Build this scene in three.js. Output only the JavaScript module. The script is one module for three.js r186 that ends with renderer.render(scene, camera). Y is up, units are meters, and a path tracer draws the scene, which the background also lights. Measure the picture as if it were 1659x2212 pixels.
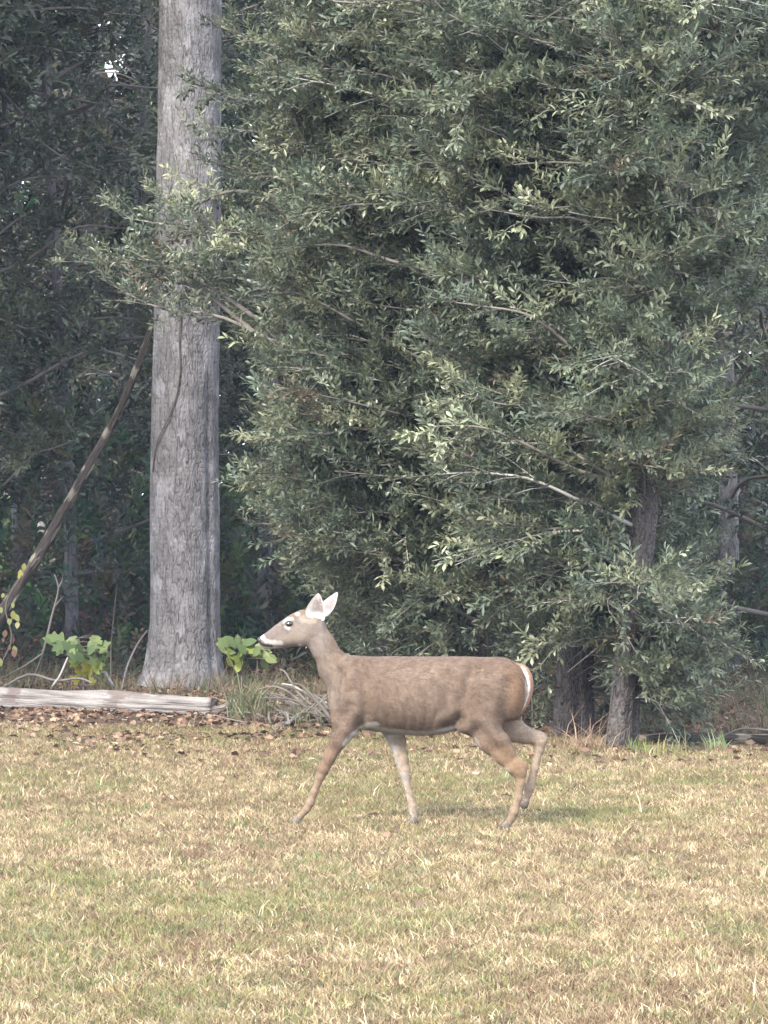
import * as THREE from 'three';
import { mergeGeometries } from 'three/addons/utils/BufferGeometryUtils.js';

// ------------------------------------------------------------------ camera, sky, sun, exposure
const scene = new THREE.Scene();
const EYE = 1.65, FOV = 18;
const camera = new THREE.PerspectiveCamera(FOV, 768 / 1024, 0.1, 600);
camera.position.set(0, EYE, 0);
camera.lookAt(0, EYE, -10);

const renderer = new THREE.WebGLRenderer({ antialias: true });
renderer.toneMapping = THREE.LinearToneMapping;
renderer.toneMappingExposure = 5.7;
renderer.shadowMap.enabled = true;

const skyTexture = (() => {                       // thin even overcast
  const W = 256, H = 128, d = new Float32Array(W * H * 4);
  for (let j = 0; j < H; j++) {
    const el = ((j + 0.5) / H - 0.5) * Math.PI, s = Math.max(0, Math.sin(el));
    for (let i = 0; i < W; i++) {
      const a = (i / W) * Math.PI * 2;
      const c = 1 + 0.05 * Math.sin(a * 3 + 5 * s) * Math.cos(el) + 0.04 * Math.sin(a * 7 + 2 + 9 * s) * Math.cos(el);
      const L = (0.62 + 0.2 * s) * c, k = (j * W + i) * 4;
      d[k] = L * 0.93; d[k + 1] = L * 0.985; d[k + 2] = L * 1.09; d[k + 3] = 1;
    }
  }
  const t = new THREE.DataTexture(d, W, H, THREE.RGBAFormat, THREE.FloatType);
  t.mapping = THREE.EquirectangularReflectionMapping; t.magFilter = THREE.LinearFilter; t.minFilter = THREE.LinearFilter; t.needsUpdate = true;
  return t;
})();
scene.background = skyTexture; scene.environment = skyTexture;

const sun = new THREE.DirectionalLight(0xfff4e2, 1.5);
sun.position.set(-10, 15, -3); sun.target.position.set(0, 0, -18);
sun.castShadow = true; sun.shadow.radius = 26; sun.shadow.mapSize.set(2048, 2048);
Object.assign(sun.shadow.camera, { left: -25, right: 25, top: 25, bottom: -25, near: 1, far: 90 });
scene.add(sun, sun.target);

// ------------------------------------------------------------------ helpers
const V = (x, y, z) => new THREE.Vector3(x, y, z);
function rng(seed) { let a = seed >>> 0; return () => { a = (a + 0x6D2B79F5) | 0; let t = Math.imul(a ^ (a >>> 15), 1 | a); t = (t + Math.imul(t ^ (t >>> 7), 61 | t)) ^ t; return ((t ^ (t >>> 14)) >>> 0) / 4294967296; }; }
const R0 = rng(7);
const lerp = (a, b, t) => a + (b - a) * t, clamp = (x, a = 0, b = 1) => Math.min(b, Math.max(a, x)), sstep = (a, b, x) => { const t = clamp((x - a) / (b - a)); return t * t * (3 - 2 * t); };
function hash3(x, y, z) { let h = Math.imul(x, 374761393) ^ Math.imul(y, 668265263) ^ Math.imul(z, 2147483647 ^ 1274126177); h = Math.imul(h ^ (h >>> 13), 1274126177); return ((h ^ (h >>> 16)) >>> 0) / 4294967296; }
function vnoise(x, y, z = 0, px = 0, py = 0) {      // value noise 0..1, optionally periodic in x and y
  const xi = Math.floor(x), yi = Math.floor(y), zi = Math.floor(z), f = t => t * t * (3 - 2 * t);
  const u = f(x - xi), v = f(y - yi), w = f(z - zi), wx = i => px ? ((i % px) + px) % px : i, wy = i => py ? ((i % py) + py) % py : i;
  const h = (a, b, c) => hash3(wx(xi + a), wy(yi + b), zi + c);
  return lerp(lerp(lerp(h(0, 0, 0), h(1, 0, 0), u), lerp(h(0, 1, 0), h(1, 1, 0), u), v), lerp(lerp(h(0, 0, 1), h(1, 0, 1), u), lerp(h(0, 1, 1), h(1, 1, 1), u), v), w);
}
const fbm = (x, y, z = 0, o = 4) => { let s = 0, a = 0.5, n = 0; for (let i = 0; i < o; i++) { s += a * vnoise(x, y, z + i * 17.3); n += a; a *= 0.5; x *= 2.03; y *= 2.03; z *= 2.03; } return s / n; };

// a photograph pixel (1659 x 2212 grid) at a given distance
const F = 1106 / Math.tan(FOV * Math.PI / 360);
const P = (px, py, d) => V((px - 829.5) / F * d, EYE - (py - 1106) / F * d, -d);
const groundDist = py => F * EYE / (py - 1106);
const gy = (x, z) => 0.05 * (fbm(x * 0.35 + 9, z * 0.35) - 0.5) + 0.12 * sstep(-26, -40, z);
const onGround = (px, py) => { const p = P(px, py, groundDist(py)); p.y = gy(p.x, p.z); return p; };

const used = {};
const numbered = n => { used[n] = (used[n] || 0) + 1; return used[n] === 1 ? n : `${n}_${String(used[n] - 1).padStart(3, '0')}`; };
function shade(o) { o.castShadow = true; o.receiveShadow = true; return o; }
function thing(name, label, category, pos = V(0, 0, 0), group) {
  const o = new THREE.Group(); o.name = numbered(name); o.position.copy(pos); o.userData = { label, category }; if (group) o.userData.group = group; scene.add(o); return o;
}
function part(name, geo, m, parent) { const o = shade(new THREE.Mesh(geo, m)); o.name = name; parent.add(o); return o; }
function top(name, geo, m, data) { const o = shade(new THREE.Mesh(geo, m)); o.name = numbered(name); o.userData = data; scene.add(o); return o; }
function instanced(name, geo, m, list, parent, data) {       // list: {m: Matrix4, c: [r,g,b]}
  const o = shade(new THREE.InstancedMesh(geo, m, list.length)); o.name = name; o.userData = { kind: 'stuff', ...data };
  const c = new THREE.Color();
  list.forEach((e, i) => { o.setMatrixAt(i, e.m); o.setColorAt(i, c.setRGB(...e.c)); });
  (parent || scene).add(o); return o;
}
const std = (c, roughness = 0.9, extra = {}) => new THREE.MeshStandardMaterial({ color: new THREE.Color().setRGB(...c), roughness, ...extra });

function dataTex(w, h, fn, srgb) {
  const d = new Uint8Array(w * h * 4);
  for (let j = 0; j < h; j++) for (let i = 0; i < w; i++) { const c = fn(i / w, j / h), k = (j * w + i) * 4; for (let q = 0; q < 3; q++) d[k + q] = clamp(c[q] !== undefined ? c[q] : c[0]) * 255; d[k + 3] = 255; }
  const t = new THREE.DataTexture(d, w, h); t.wrapS = t.wrapT = THREE.RepeatWrapping; t.magFilter = THREE.LinearFilter; t.minFilter = THREE.LinearMipmapLinearFilter; t.generateMipmaps = true;
  if (srgb) t.colorSpace = THREE.SRGBColorSpace; t.needsUpdate = true; return t;
}
const toS = c => c <= 0.0031308 ? c * 12.92 : 1.055 * Math.pow(c, 1 / 2.4) - 0.055;

// tube along points with radii; uv in metres; optional radial displacement fn(angle, length along) -> metres
function tube(pts, radii, seg = 8, disp, cap = true) {
  const n = pts.length, pos = [], uv = [], idx = []; let len = 0, ref = null;
  for (let i = 0; i < n; i++) {
    const t = V(0, 0, 0).subVectors(pts[Math.min(n - 1, i + 1)], pts[Math.max(0, i - 1)]).normalize();
    if (i) len += pts[i].distanceTo(pts[i - 1]);
    if (!ref) { ref = Math.abs(t.z) < 0.9 ? V(0, 0, -1) : V(1, 0, 0); }
    const a = ref.clone().addScaledVector(t, -ref.dot(t)).normalize(), b = V(0, 0, 0).crossVectors(t, a); ref = a;
    for (let k = 0; k <= seg; k++) {
      const th = k / seg * Math.PI * 2, r = radii[i] + (disp ? disp(k === seg ? 0 : th, len, i / (n - 1)) : 0), c = Math.cos(th) * r, s = Math.sin(th) * r;
      pos.push(pts[i].x + a.x * c + b.x * s, pts[i].y + a.y * c + b.y * s, pts[i].z + a.z * c + b.z * s); uv.push(k / seg * Math.PI * 2 * radii[0], len);
    }
  }
  for (let i = 0; i < n - 1; i++) for (let k = 0; k < seg; k++) { const p = i * (seg + 1) + k, q = p + seg + 1; idx.push(p, p + 1, q, p + 1, q + 1, q); }
  if (cap) for (const e of [0, n - 1]) { const c = pos.length / 3; pos.push(pts[e].x, pts[e].y, pts[e].z); uv.push(0, e ? len : 0); for (let k = 0; k < seg; k++) { const p = e * (seg + 1) + k; e ? idx.push(p, p + 1, c) : idx.push(p + 1, p, c); } }
  const g = new THREE.BufferGeometry(); g.setAttribute('position', new THREE.Float32BufferAttribute(pos, 3)); g.setAttribute('uv', new THREE.Float32BufferAttribute(uv, 2)); g.setIndex(idx); g.computeVertexNormals();
  return g;
}
function curvePts(ctrl, n) { return new THREE.CatmullRomCurve3(ctrl).getPoints(n); }
const UPV = V(0, 1, 0);
function frame(dir, upHint = UPV) {                          // matrix whose +y is dir and +z is as near as can be to upHint
  const y = dir.clone().normalize(), z = upHint.clone().addScaledVector(y, -upHint.dot(y));
  if (z.lengthSq() < 1e-5) z.set(1, 0, 0).addScaledVector(y, -y.x); z.normalize();
  return new THREE.Matrix4().makeBasis(V(0, 0, 0).crossVectors(y, z), y, z);
}

// ------------------------------------------------------------------ materials
const barkHeight = (u, v) => {
  const w = vnoise(u * 5, v * 4, 3, 5, 4) * 1.4, x = u * 22 + w, y = v * 13 + 1.2 * vnoise(u * 22, v * 6, 5, 22, 6);
  const r1 = 1 - Math.abs(2 * vnoise(x, y, 1, 22, 13) - 1), r2 = 1 - Math.abs(2 * vnoise(u * 56 + 3 * w, v * 46, 2, 56, 46) - 1);
  const g = vnoise(u * 128, v * 90, 4, 128, 90);
  return clamp(1 - 0.36 * Math.pow(r1, 4) - 0.26 * Math.pow(r2, 3) - 0.32 * g);
};
const barkBump = dataTex(512, 1024, (u, v) => { const h = barkHeight(u, v); return [h, h, h]; });
const barkTone = (light, dark, pale) => dataTex(512, 1024, (u, v) => {
  const h = barkHeight(u, v), p = sstep(0.55, 0.8, vnoise(u * 6, v * 10, 9, 6, 10) * 0.7 + vnoise(u * 40, v * 40, 11, 40, 40) * 0.3), g = 0.86 + 0.28 * vnoise(u * 60, v * 30, 13, 60, 30);
  return [0, 1, 2].map(q => toS(lerp(lerp(dark[q], light[q], sstep(0.25, 0.85, h)), pale[q], p * 0.85) * g * (0.82 + 0.36 * vnoise(u * 4, v * 9, 21, 4, 9))));
}, true);
const rep = (t, x, y) => { const c = t.clone(); c.repeat.set(x, y); c.needsUpdate = true; return c; };
const greyBarkMap = barkTone([0.17, 0.165, 0.172], [0.08, 0.076, 0.078], [0.235, 0.231, 0.244]);
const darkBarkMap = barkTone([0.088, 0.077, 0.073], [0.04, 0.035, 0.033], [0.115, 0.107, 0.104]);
const M = {
  greyBark: new THREE.MeshStandardMaterial({ map: rep(greyBarkMap, 1 / 0.9, 1 / 1.8), bumpMap: rep(barkBump, 1 / 0.9, 1 / 1.8), bumpScale: 0.02, roughness: 0.95 }),
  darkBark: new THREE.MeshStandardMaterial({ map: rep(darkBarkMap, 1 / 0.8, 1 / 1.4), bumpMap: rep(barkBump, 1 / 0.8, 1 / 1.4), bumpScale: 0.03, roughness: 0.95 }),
  twig: std([0.15, 0.135, 0.125], 0.9), darkTwig: std([0.095, 0.083, 0.076], 0.95), paleTwig: std([0.32, 0.305, 0.29], 0.9),
};
const leafMat = (extra = {}) => new THREE.MeshPhysicalMaterial({ color: 0xffffff, roughness: 1, transmission: 0.3, thickness: 0, specularIntensity: 0, clearcoat: 1, clearcoatRoughness: 0.33, side: THREE.DoubleSide, ...extra });
M.leaf = leafMat(); M.dullLeaf = leafMat({ clearcoat: 0.15 });
M.broadLeaf = leafMat({ clearcoat: 0.2, transmission: 0.4 });
M.dry = new THREE.MeshPhysicalMaterial({ color: 0xffffff, roughness: 1, specularIntensity: 0.2, transmission: 0.25, thickness: 0, side: THREE.DoubleSide });

// ------------------------------------------------------------------ ground
{
  const xs = [], zs = [];
  for (let x = -260; x < -8; x *= 0.8) xs.push(x); for (let x = -8; x <= 8.001; x += 0.1) xs.push(x); for (let x = 8.6; x < 300; x *= 1.25) xs.push(x);
  for (let z = 120; z > 1; z *= 0.7) zs.push(z); zs.push(0, -3, -6, -8); for (let z = -9; z >= -34; z -= 0.1) zs.push(z); for (let z = -35; z > -420; z *= 1.18) zs.push(z);
  const pos = [], col = [], uv = [], idx = [], nx = xs.length;
  for (const z of zs) for (const x of xs) {
    pos.push(x, gy(x, z), z); uv.push(x / 2.5, z / 2.5);
    const w = litterShare(x, z), g = 0.75 + 0.5 * fbm(x * 2, z * 2, 3);
    col.push(lerp(0.17, 0.13, w) * g, lerp(0.135, 0.09, w) * g, lerp(0.08, 0.065, w) * g);
  }
  for (let j = 0; j < zs.length - 1; j++) for (let i = 0; i < nx - 1; i++) { const a = j * nx + i, b = a + nx; idx.push(a, a + 1, b, a + 1, b + 1, b); }
  const g = new THREE.BufferGeometry(); g.setAttribute('position', new THREE.Float32BufferAttribute(pos, 3)); g.setAttribute('uv', new THREE.Float32BufferAttribute(uv, 2)); g.setAttribute('color', new THREE.Float32BufferAttribute(col, 3)); g.setIndex(idx); g.computeVertexNormals();
  const grain = dataTex(512, 512, (u, v) => { const n = 0.5 + 0.5 * vnoise(u * 128, v * 128, 1, 128, 128) * vnoise(u * 40, v * 40, 2, 40, 40) + 0.25 * vnoise(u * 250, v * 250, 3, 250, 250); return [n, n * 0.99, n * 0.96]; }, true);
  top('ground', g, new THREE.MeshStandardMaterial({ vertexColors: true, map: grain, bumpMap: grain, bumpScale: 0.02, roughness: 1 }), { kind: 'structure', label: 'dry lawn ground running into leaf littered forest floor', category: 'ground' });
}
function litterShare(x, z) {                                   // 0 = lawn, 1 = bare litter under the trees
  const edge = -24.6 + 0.45 * x * (x > 0 ? 1 : 0.5) + 0.9 * (fbm(x * 0.9 + 4, z * 0.9) - 0.5);
  return sstep(edge + 0.8, edge - 0.6, z);
}

// lawn tone: 0 straw .. 1 green
const greenSpots = [[620, 1960, 1.0, 0.85], [380, 2180, 0.8, 0.7], [100, 2110, 0.6, 0.5], [1620, 2020, 0.5, 0.55], [950, 2180, 0.5, 0.45], [1330, 1775, 0.9, 0.5], [740, 1590, 0.8, 0.3], [1180, 1640, 0.7, 0.4], [210, 1700, 0.7, 0.25], [1000, 1830, 0.5, 0.2], [860, 2010, 0.5, 0.4], [1500, 1640, 0.6, 0.4]].map(([x, y, r, w]) => [onGround(x, y), r, w]);
function greenShare(x, z) {
  let g = 0.3 * sstep(0.5, 0.74, fbm(x * 0.9, z * 0.55, 5)) + 0.22 * sstep(0.45, 0.75, fbm(x * 3, z * 2.2, 8));
  for (const [p, r, w] of greenSpots) { const d2 = ((x - p.x) ** 2 * 2.2 + (z - p.z) ** 2) / (r * r); g += 0.7 * w * Math.exp(-d2 * 2); }
  return clamp(g);
}
function bladeTuft(seed, n, spread, len, wid, lean) {
  const r = rng(seed), pos = [], nor = [], idx = [];
  for (let i = 0; i < n; i++) {
    const a = r() * 6.283, d = Math.sqrt(r()) * spread, bx = Math.cos(a) * d, bz = Math.sin(a) * d, dir = r() * 6.283, L = len * (0.45 + 0.8 * r()), ln = lean * (0.2 + 1.3 * r()), w = wid * (0.6 + 0.7 * r()), fa = r() * 6.283;
    const b0 = pos.length / 3, dx = Math.cos(dir), dz = Math.sin(dir), wx = Math.cos(fa), wz = Math.sin(fa);
    for (const [t, ww] of [[0, 1], [0.5, 0.85], [1, 0.05]]) { const y = L * (t - 0.22 * ln * t * t), o = L * ln * t * t; for (const s of [-1, 1]) { pos.push(bx + dx * o + wx * w * ww * s, y, bz + dz * o + wz * w * ww * s); nor.push(dx * 0.2, 1, dz * 0.2 + 0.35); } }
    idx.push(b0, b0 + 1, b0 + 2, b0 + 1, b0 + 3, b0 + 2, b0 + 2, b0 + 3, b0 + 4, b0 + 3, b0 + 5, b0 + 4);
  }
  const g = new THREE.BufferGeometry(); g.setAttribute('position', new THREE.Float32BufferAttribute(pos, 3)); g.setIndex(idx); g.computeVertexNormals(); return g;
}
{
  const r = rng(21), lists = [[], [], [], []], tall = [], grassMat = new THREE.MeshPhysicalMaterial({ color: 0xffffff, roughness: 1, specularIntensity: 0.2, transmission: 0.3, thickness: 0, side: THREE.DoubleSide });
  const q = new THREE.Quaternion(), e = new THREE.Euler();
  for (let d = 9.6; d < 27; d += 0.034) {
    const hw = d * 0.121 + 1.6, n = Math.round(hw * 2 * 0.034 * (d < 14 ? 900 : d < 20 ? 640 : 460));
    for (let i = 0; i < n; i++) {
      const x = (r() * 2 - 1) * hw, z = -d - r() * 0.034, lw = litterShare(x, z);
      if (r() < lw * 1.15) continue;
      const g = clamp(0.08 + 0.95 * greenShare(x, z)), rd = sstep(0.55, 0.75, fbm(x * 1.4 + 30, z * 1.1, 12)), isGreen = r() < g, k = 0.6 + 0.7 * r();
      let c = isGreen ? [lerp(0.16, 0.24, r()), lerp(0.175, 0.215, r()), lerp(0.078, 0.11, r())] : r() < 0.28 + 0.3 * rd ? [0.19, 0.13, 0.086] : r() < 0.34 ? [0.49, 0.405, 0.262] : [0.305, 0.24, 0.15];
      c = c.map(v => v * k);
      e.set((r() - 0.5) * 0.3, r() * 6.283, (r() - 0.5) * 0.3); const s = (0.7 + 0.6 * r()) * (0.8 + 0.45 * fbm(x * 1.7, z * 1.7, 40)) * (1 - 0.35 * lw);
      lists[Math.floor(r() * 4)].push({ m: new THREE.Matrix4().compose(V(x, gy(x, z) - 0.004, z), q.setFromEuler(e), V(s, s * (isGreen ? 1.12 : 0.95), s)), c });
      if (r() < 0.0012) { const t = 0.6 + 0.5 * r(); tall.push({ m: new THREE.Matrix4().compose(V(x, gy(x, z), z), q.clone(), V(t, t, t)), c: [0.62, 0.54, 0.36] }); }
    }
  }
  lists.forEach((l, i) => { const o = instanced(numbered('lawn_grass'), bladeTuft(100 + i, 14, 0.046, 0.034, 0.0026, 0.8), grassMat, l, null, { label: ['mown straw and green grass blades of the lawn', 'short dry and green grass blades across the lawn', 'thin mixed grass blades covering the lawn', 'curled tan and green grass blades on the lawn'][i], category: 'grass' }); });
  instanced('tall_straw_grass', bladeTuft(140, 3, 0.02, 0.12, 0.0024, 0.7), grassMat, tall, null, { label: 'sparse pale straw stalks standing above the mown lawn', category: 'grass' });
}
// fallen leaves
function curledLeaf(seed, L = 0.07, W = 0.02) {
  const r = rng(seed), pos = [], idx = [], n = 5;
  for (let i = 0; i <= n; i++) { const t = i / n, w = W * Math.sin(Math.PI * Math.pow(t, 0.8)) * (0.8 + 0.4 * r()) + 0.001, y = 0.25 * L * Math.sin(t * 2.6 + r()) * 0.6; for (const s of [-1, 0, 1]) pos.push(s * w, y + (s ? W * 0.5 * (r()) : 0), (t - 0.5) * L); }
  for (let i = 0; i < n; i++) for (let k = 0; k < 2; k++) { const a = i * 3 + k; idx.push(a, a + 1, a + 3, a + 1, a + 4, a + 3); }
  const g = new THREE.BufferGeometry(); g.setAttribute('position', new THREE.Float32BufferAttribute(pos, 3)); g.setIndex(idx); g.computeVertexNormals(); return g;
}
{
  const r = rng(33), lists = [[], []], e = new THREE.Euler(), q = new THREE.Quaternion();
  for (let i = 0; i < 60000; i++) {
    const d = 10 + 32 * Math.pow(r(), 0.7), x = (r() * 2 - 1) * (d * 0.121 + 1.8), z = -d, w = litterShare(x, z), nearTrees = sstep(-20.5, -24, z);
    if (r() > w * 1.0 + nearTrees * 0.75 * sstep(0.38, 0.6, fbm(x * 1.5, z * 1.5, 77)) + 0.0025) continue;
    e.set((r() - 0.5) * 1.3, r() * 6.283, (r() - 0.5) * 1.3); const s = 0.4 + 0.65 * r(), k = 0.5 + 0.7 * r();
    const c = (r() < 0.42 ? [0.19, 0.12, 0.09] : r() < 0.45 ? [0.28, 0.195, 0.135] : r() < 0.45 ? [0.12, 0.085, 0.068] : [0.34, 0.26, 0.19]).map(v => v * k);
    lists[i & 1].push({ m: new THREE.Matrix4().compose(V(x, gy(x, z) + 0.012 + (w < 0.5 ? 0.02 : 0.012) * r(), z), q.setFromEuler(e), V(s, s, s)), c });
  }
  instanced('leaf_litter', curledLeaf(5), M.dry, lists[0], null, { label: 'brown and rusty fallen leaves along the wood edge', category: 'leaf litter' });
  instanced('leaf_litter_001', curledLeaf(8, 0.06, 0.026), M.dry, lists[1], null, { label: 'broad tan fallen leaves scattered under the trees', category: 'leaf litter' });
}

{
  const r = rng(71), list = [], e = new THREE.Euler(), q = new THREE.Quaternion();
  for (let i = 0; i < 5200; i++) {
    const d = 22.5 + 10 * r(), x = (r() * 2 - 1) * (d * 0.121 + 1.5), z = -d, w = litterShare(x, z); if (r() > w * sstep(0.35, 0.6, fbm(x * 1.2, z * 1.2, 91)) || d < 28.2 && d > 24.5 && x < -1.2) continue;
    e.set((r() - .5) * .5, r() * 6.283, (r() - .5) * .5); const s = 0.4 + 0.8 * r(), k = 0.6 + 0.6 * r();
    list.push({ m: new THREE.Matrix4().compose(V(x, gy(x, z), z), q.setFromEuler(e), V(s, s, s)), c: (r() < 0.55 ? [0.15, 0.16, 0.095] : [0.24, 0.185, 0.14]).map(v => v * k) });
  }
  instanced('forest_weeds', bladeTuft(170, 7, 0.05, 0.24, 0.0028, 0.9), M.dry, list, null, { label: 'thin grey green weeds and dry stems among the forest litter', category: 'weeds' });
}
// ------------------------------------------------------------------ foliage kit
function leafBlade(pos, idx, base, dir, up, L, W, fold, curl) {     // eight triangles, folded on the midrib
  const side = V(0, 0, 0).crossVectors(dir, up).normalize(), n = V(0, 0, 0).crossVectors(side, dir).normalize(), b0 = pos.length / 3;
  for (const [t, w] of [[0, 0.06], [0.35, 0.75], [0.68, 1], [1, 0.04]]) {
    const c = base.clone().addScaledVector(dir, L * t).addScaledVector(n, -curl * L * t * t);
    for (const s of [-1, 0, 1]) { const p = c.clone().addScaledVector(side, s * W * w).addScaledVector(n, Math.abs(s) * fold * W * w); pos.push(p.x, p.y, p.z); }
  }
  for (let i = 0; i < 3; i++) for (let k = 0; k < 2; k++) { const a = b0 + i * 3 + k; idx.push(a, a + 1, a + 3, a + 1, a + 4, a + 3); }
}
function spray(seed, n, L, leafL, leafW) {                          // a twiglet along +y, +z is its upper side
  const r = rng(seed), pos = [], idx = [];
  for (let i = 0; i < n; i++) {
    const t = i / (n - 1), last = i > n - 4, a = i * 2.4 + r() * 0.7, out = last ? 0.35 + 0.4 * r() : 0.75 + 0.45 * r();
    const d = V(Math.cos(a) * Math.sin(out), Math.cos(out), Math.sin(a) * Math.sin(out) * 0.7 + 0.1).normalize();
    const up = V((r() - 0.5) * 0.9, (r() - 0.5) * 0.5, 1).normalize();
    leafBlade(pos, idx, V(0, L * t, 0), d, up, leafL * (0.65 + 0.55 * r()), leafW * (0.75 + 0.5 * r()), 0.25 + 0.2 * r(), 0.05 + 0.25 * r());
  }
  const w = 0.0016, b = pos.length / 3; pos.push(-w, 0, 0, w, 0, 0, 0, L, 0, 0, 0, w, 0, 0, -w); idx.push(b, b + 1, b + 2, b + 3, b + 4, b + 2);
  const g = new THREE.BufferGeometry(); g.setAttribute('position', new THREE.Float32BufferAttribute(pos, 3)); g.setIndex(idx); g.computeVertexNormals(); return g;
}
const SPRAYS = [spray(11, 10, 0.13, 0.074, 0.0098), spray(12, 9, 0.11, 0.064, 0.0115), spray(13, 12, 0.16, 0.08, 0.0092), spray(14, 8, 0.09, 0.07, 0.012)];
const FAR_SPRAYS = [spray(31, 11, 0.26, 0.12, 0.021), spray(32, 12, 0.3, 0.13, 0.024)];

const GREENS = [[0.11, 0.136, 0.096], [0.122, 0.144, 0.094], [0.094, 0.12, 0.086], [0.138, 0.158, 0.104], [0.104, 0.13, 0.096]];
const FRESH = [[0.22, 0.245, 0.15], [0.19, 0.22, 0.145], [0.24, 0.255, 0.165]];
const BROWN = [[0.15, 0.125, 0.09], [0.13, 0.11, 0.08]];
const pick = (r, a) => a[Math.floor(r() * a.length)];

// one branch with side twigs; fills lists of leaf sprays and returns its wood
function bough(r, start, end, rad, leaves, o = {}) {
  const len = start.distanceTo(end), mid = start.clone().lerp(end, 0.5).add(V((r() - 0.5) * 0.25 * len, (o.sag ?? 0.1) * len + (r() - 0.5) * 0.1 * len, (r() - 0.5) * 0.25 * len));
  const q1 = start.clone().lerp(mid, 0.5).add(V((r() - .5) * .08, (r() - .5) * .08, (r() - .5) * .08).multiplyScalar(len)), q2 = mid.clone().lerp(end, 0.5).add(V((r() - .5) * .08, (r() - .5) * .08, (r() - .5) * .08).multiplyScalar(len));
  const pts = curvePts([start, q1, mid, q2, end], 14), woods = [tube(pts, pts.map((_, i) => lerp(rad, 0.003, i / 14)), 6, null, false)];
  const bare = o.bare ?? 0.25, step = o.step ?? 0.075, cv = new THREE.CatmullRomCurve3(pts), fresh = r() < (o.fresh ?? 0.2), tone = (0.75 + 0.5 * r()) * (o.tone ?? 1);
  let side = 1;
  for (let s = len * bare; s <= len; s += step * (0.7 + 0.6 * r())) {
    const t = Math.min(0.999, s / len), p = cv.getPointAt(t), tan = cv.getTangentAt(t); side = -side;
    const lat = V(0, 0, 0).crossVectors(tan, UPV).normalize().multiplyScalar(side), d = tan.clone().multiplyScalar(0.5 + 0.5 * t).addScaledVector(lat, 0.5 + 0.6 * r()).add(V((r() - 0.5) * 0.8, (r() - 0.36) * 1.5, (r() - 0.5) * 0.8)).normalize();
    const L = (o.twig ?? 0.5) * (0.45 + 0.8 * r()) * (1.1 - 0.45 * t), e2 = p.clone().addScaledVector(d, L).add(V(0, -0.18 * L + 0.12 * L * r(), 0));
    woods.push(tube([p, p.clone().lerp(e2, 0.55).add(V(0, 0.04 * L, 0)), e2], [0.004, 0.003, 0.0015], 3, null, false));
    const fr = r() < (fresh ? 0.55 : 0.07), br = !fr && r() < (o.brown ?? 0.025), base = fr ? pick(r, FRESH) : br ? pick(r, BROWN) : pick(r, GREENS);
    for (let k = 0.12 * r() * L; k <= L; k += (o.gap ?? 0.067) * (0.7 + 0.6 * r())) {
      const pp = p.clone().lerp(e2, k / L), dd = d.clone().add(V((r() - .5) * 1.3, (r() - .25) * 1.4, (r() - .5) * 1.3)).normalize(), k2 = tone * (0.75 + 0.5 * r());
      const m = frame(dd, V((r() - .5) * 0.8, 1, (r() - .5) * 0.8 + 0.2)), sc = (o.scale ?? 0.92) * (0.75 + 0.5 * r());
      m.scale(V(sc, sc, sc)).setPosition(pp);
      leaves[Math.floor(r() * leaves.length)].push({ m, c: base.map(v => v * k2), p: pp });
    }
  }
  return mergeGeometries(woods);
}
function finishLeaves(t, geos, lists, mat, singles = 0) {           // the nearest sprays become parts of their own, the rest one mass per twig kind
  const inv = t.matrixWorld.copy(new THREE.Matrix4().setPosition(t.position)).clone().invert();
  const all = []; lists.forEach((l, i) => l.forEach(e => all.push([e, i])));
  const score = e => { const d = -e.p.z, px = e.p.x / d * F + 829.5, py = 1106 - (e.p.y - EYE) / d * F; return (px < 0 || px > 1659 || py < 0 || py > 1500) ? 1e9 : d; };
  const near = new Set(singles ? all.map(a => [score(a[0].e ?? a[0]), a]).filter(a => a[0] < 1e9).sort((a, b) => a[0] - b[0]).slice(0, singles).map(a => a[1][0]) : []);
  const mats = {};
  lists.forEach((l, i) => {
    const rest = [];
    for (const e of l) {
      e.m.premultiply(inv);
      if (near.has(e)) {
        const key = e.c.map(v => Math.round(v * 40) / 40).join(); const mm = mats[key] ??= Object.assign(mat.clone(), { color: new THREE.Color().setRGB(...e.c) });
        const o = part('leaf_cluster', geos[i], mm, t); o.applyMatrix4(e.m);
      } else rest.push(e);
    }
    if (rest.length) instanced('leaves', geos[i], mat, rest, t);
  });
}
function trunkGeo(pts, radii, seg, rough, seed, flare = 0) {
  return tube(pts, radii, seg, (a, l, t) => {
    const c = Math.cos(a), s = Math.sin(a), R = radii[0];
    return R * rough * (vnoise(c * 2.2 + seed, s * 2.2, l * 0.5) - 0.5) * 1.2 + R * rough * 0.5 * (vnoise(c * 6, s * 6 + seed, l * 1.3) - 0.5) + flare * R * Math.exp(-l / (R * 0.9)) * (0.55 + 0.6 * Math.cos(a * 5 + seed));
  });
}

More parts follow.
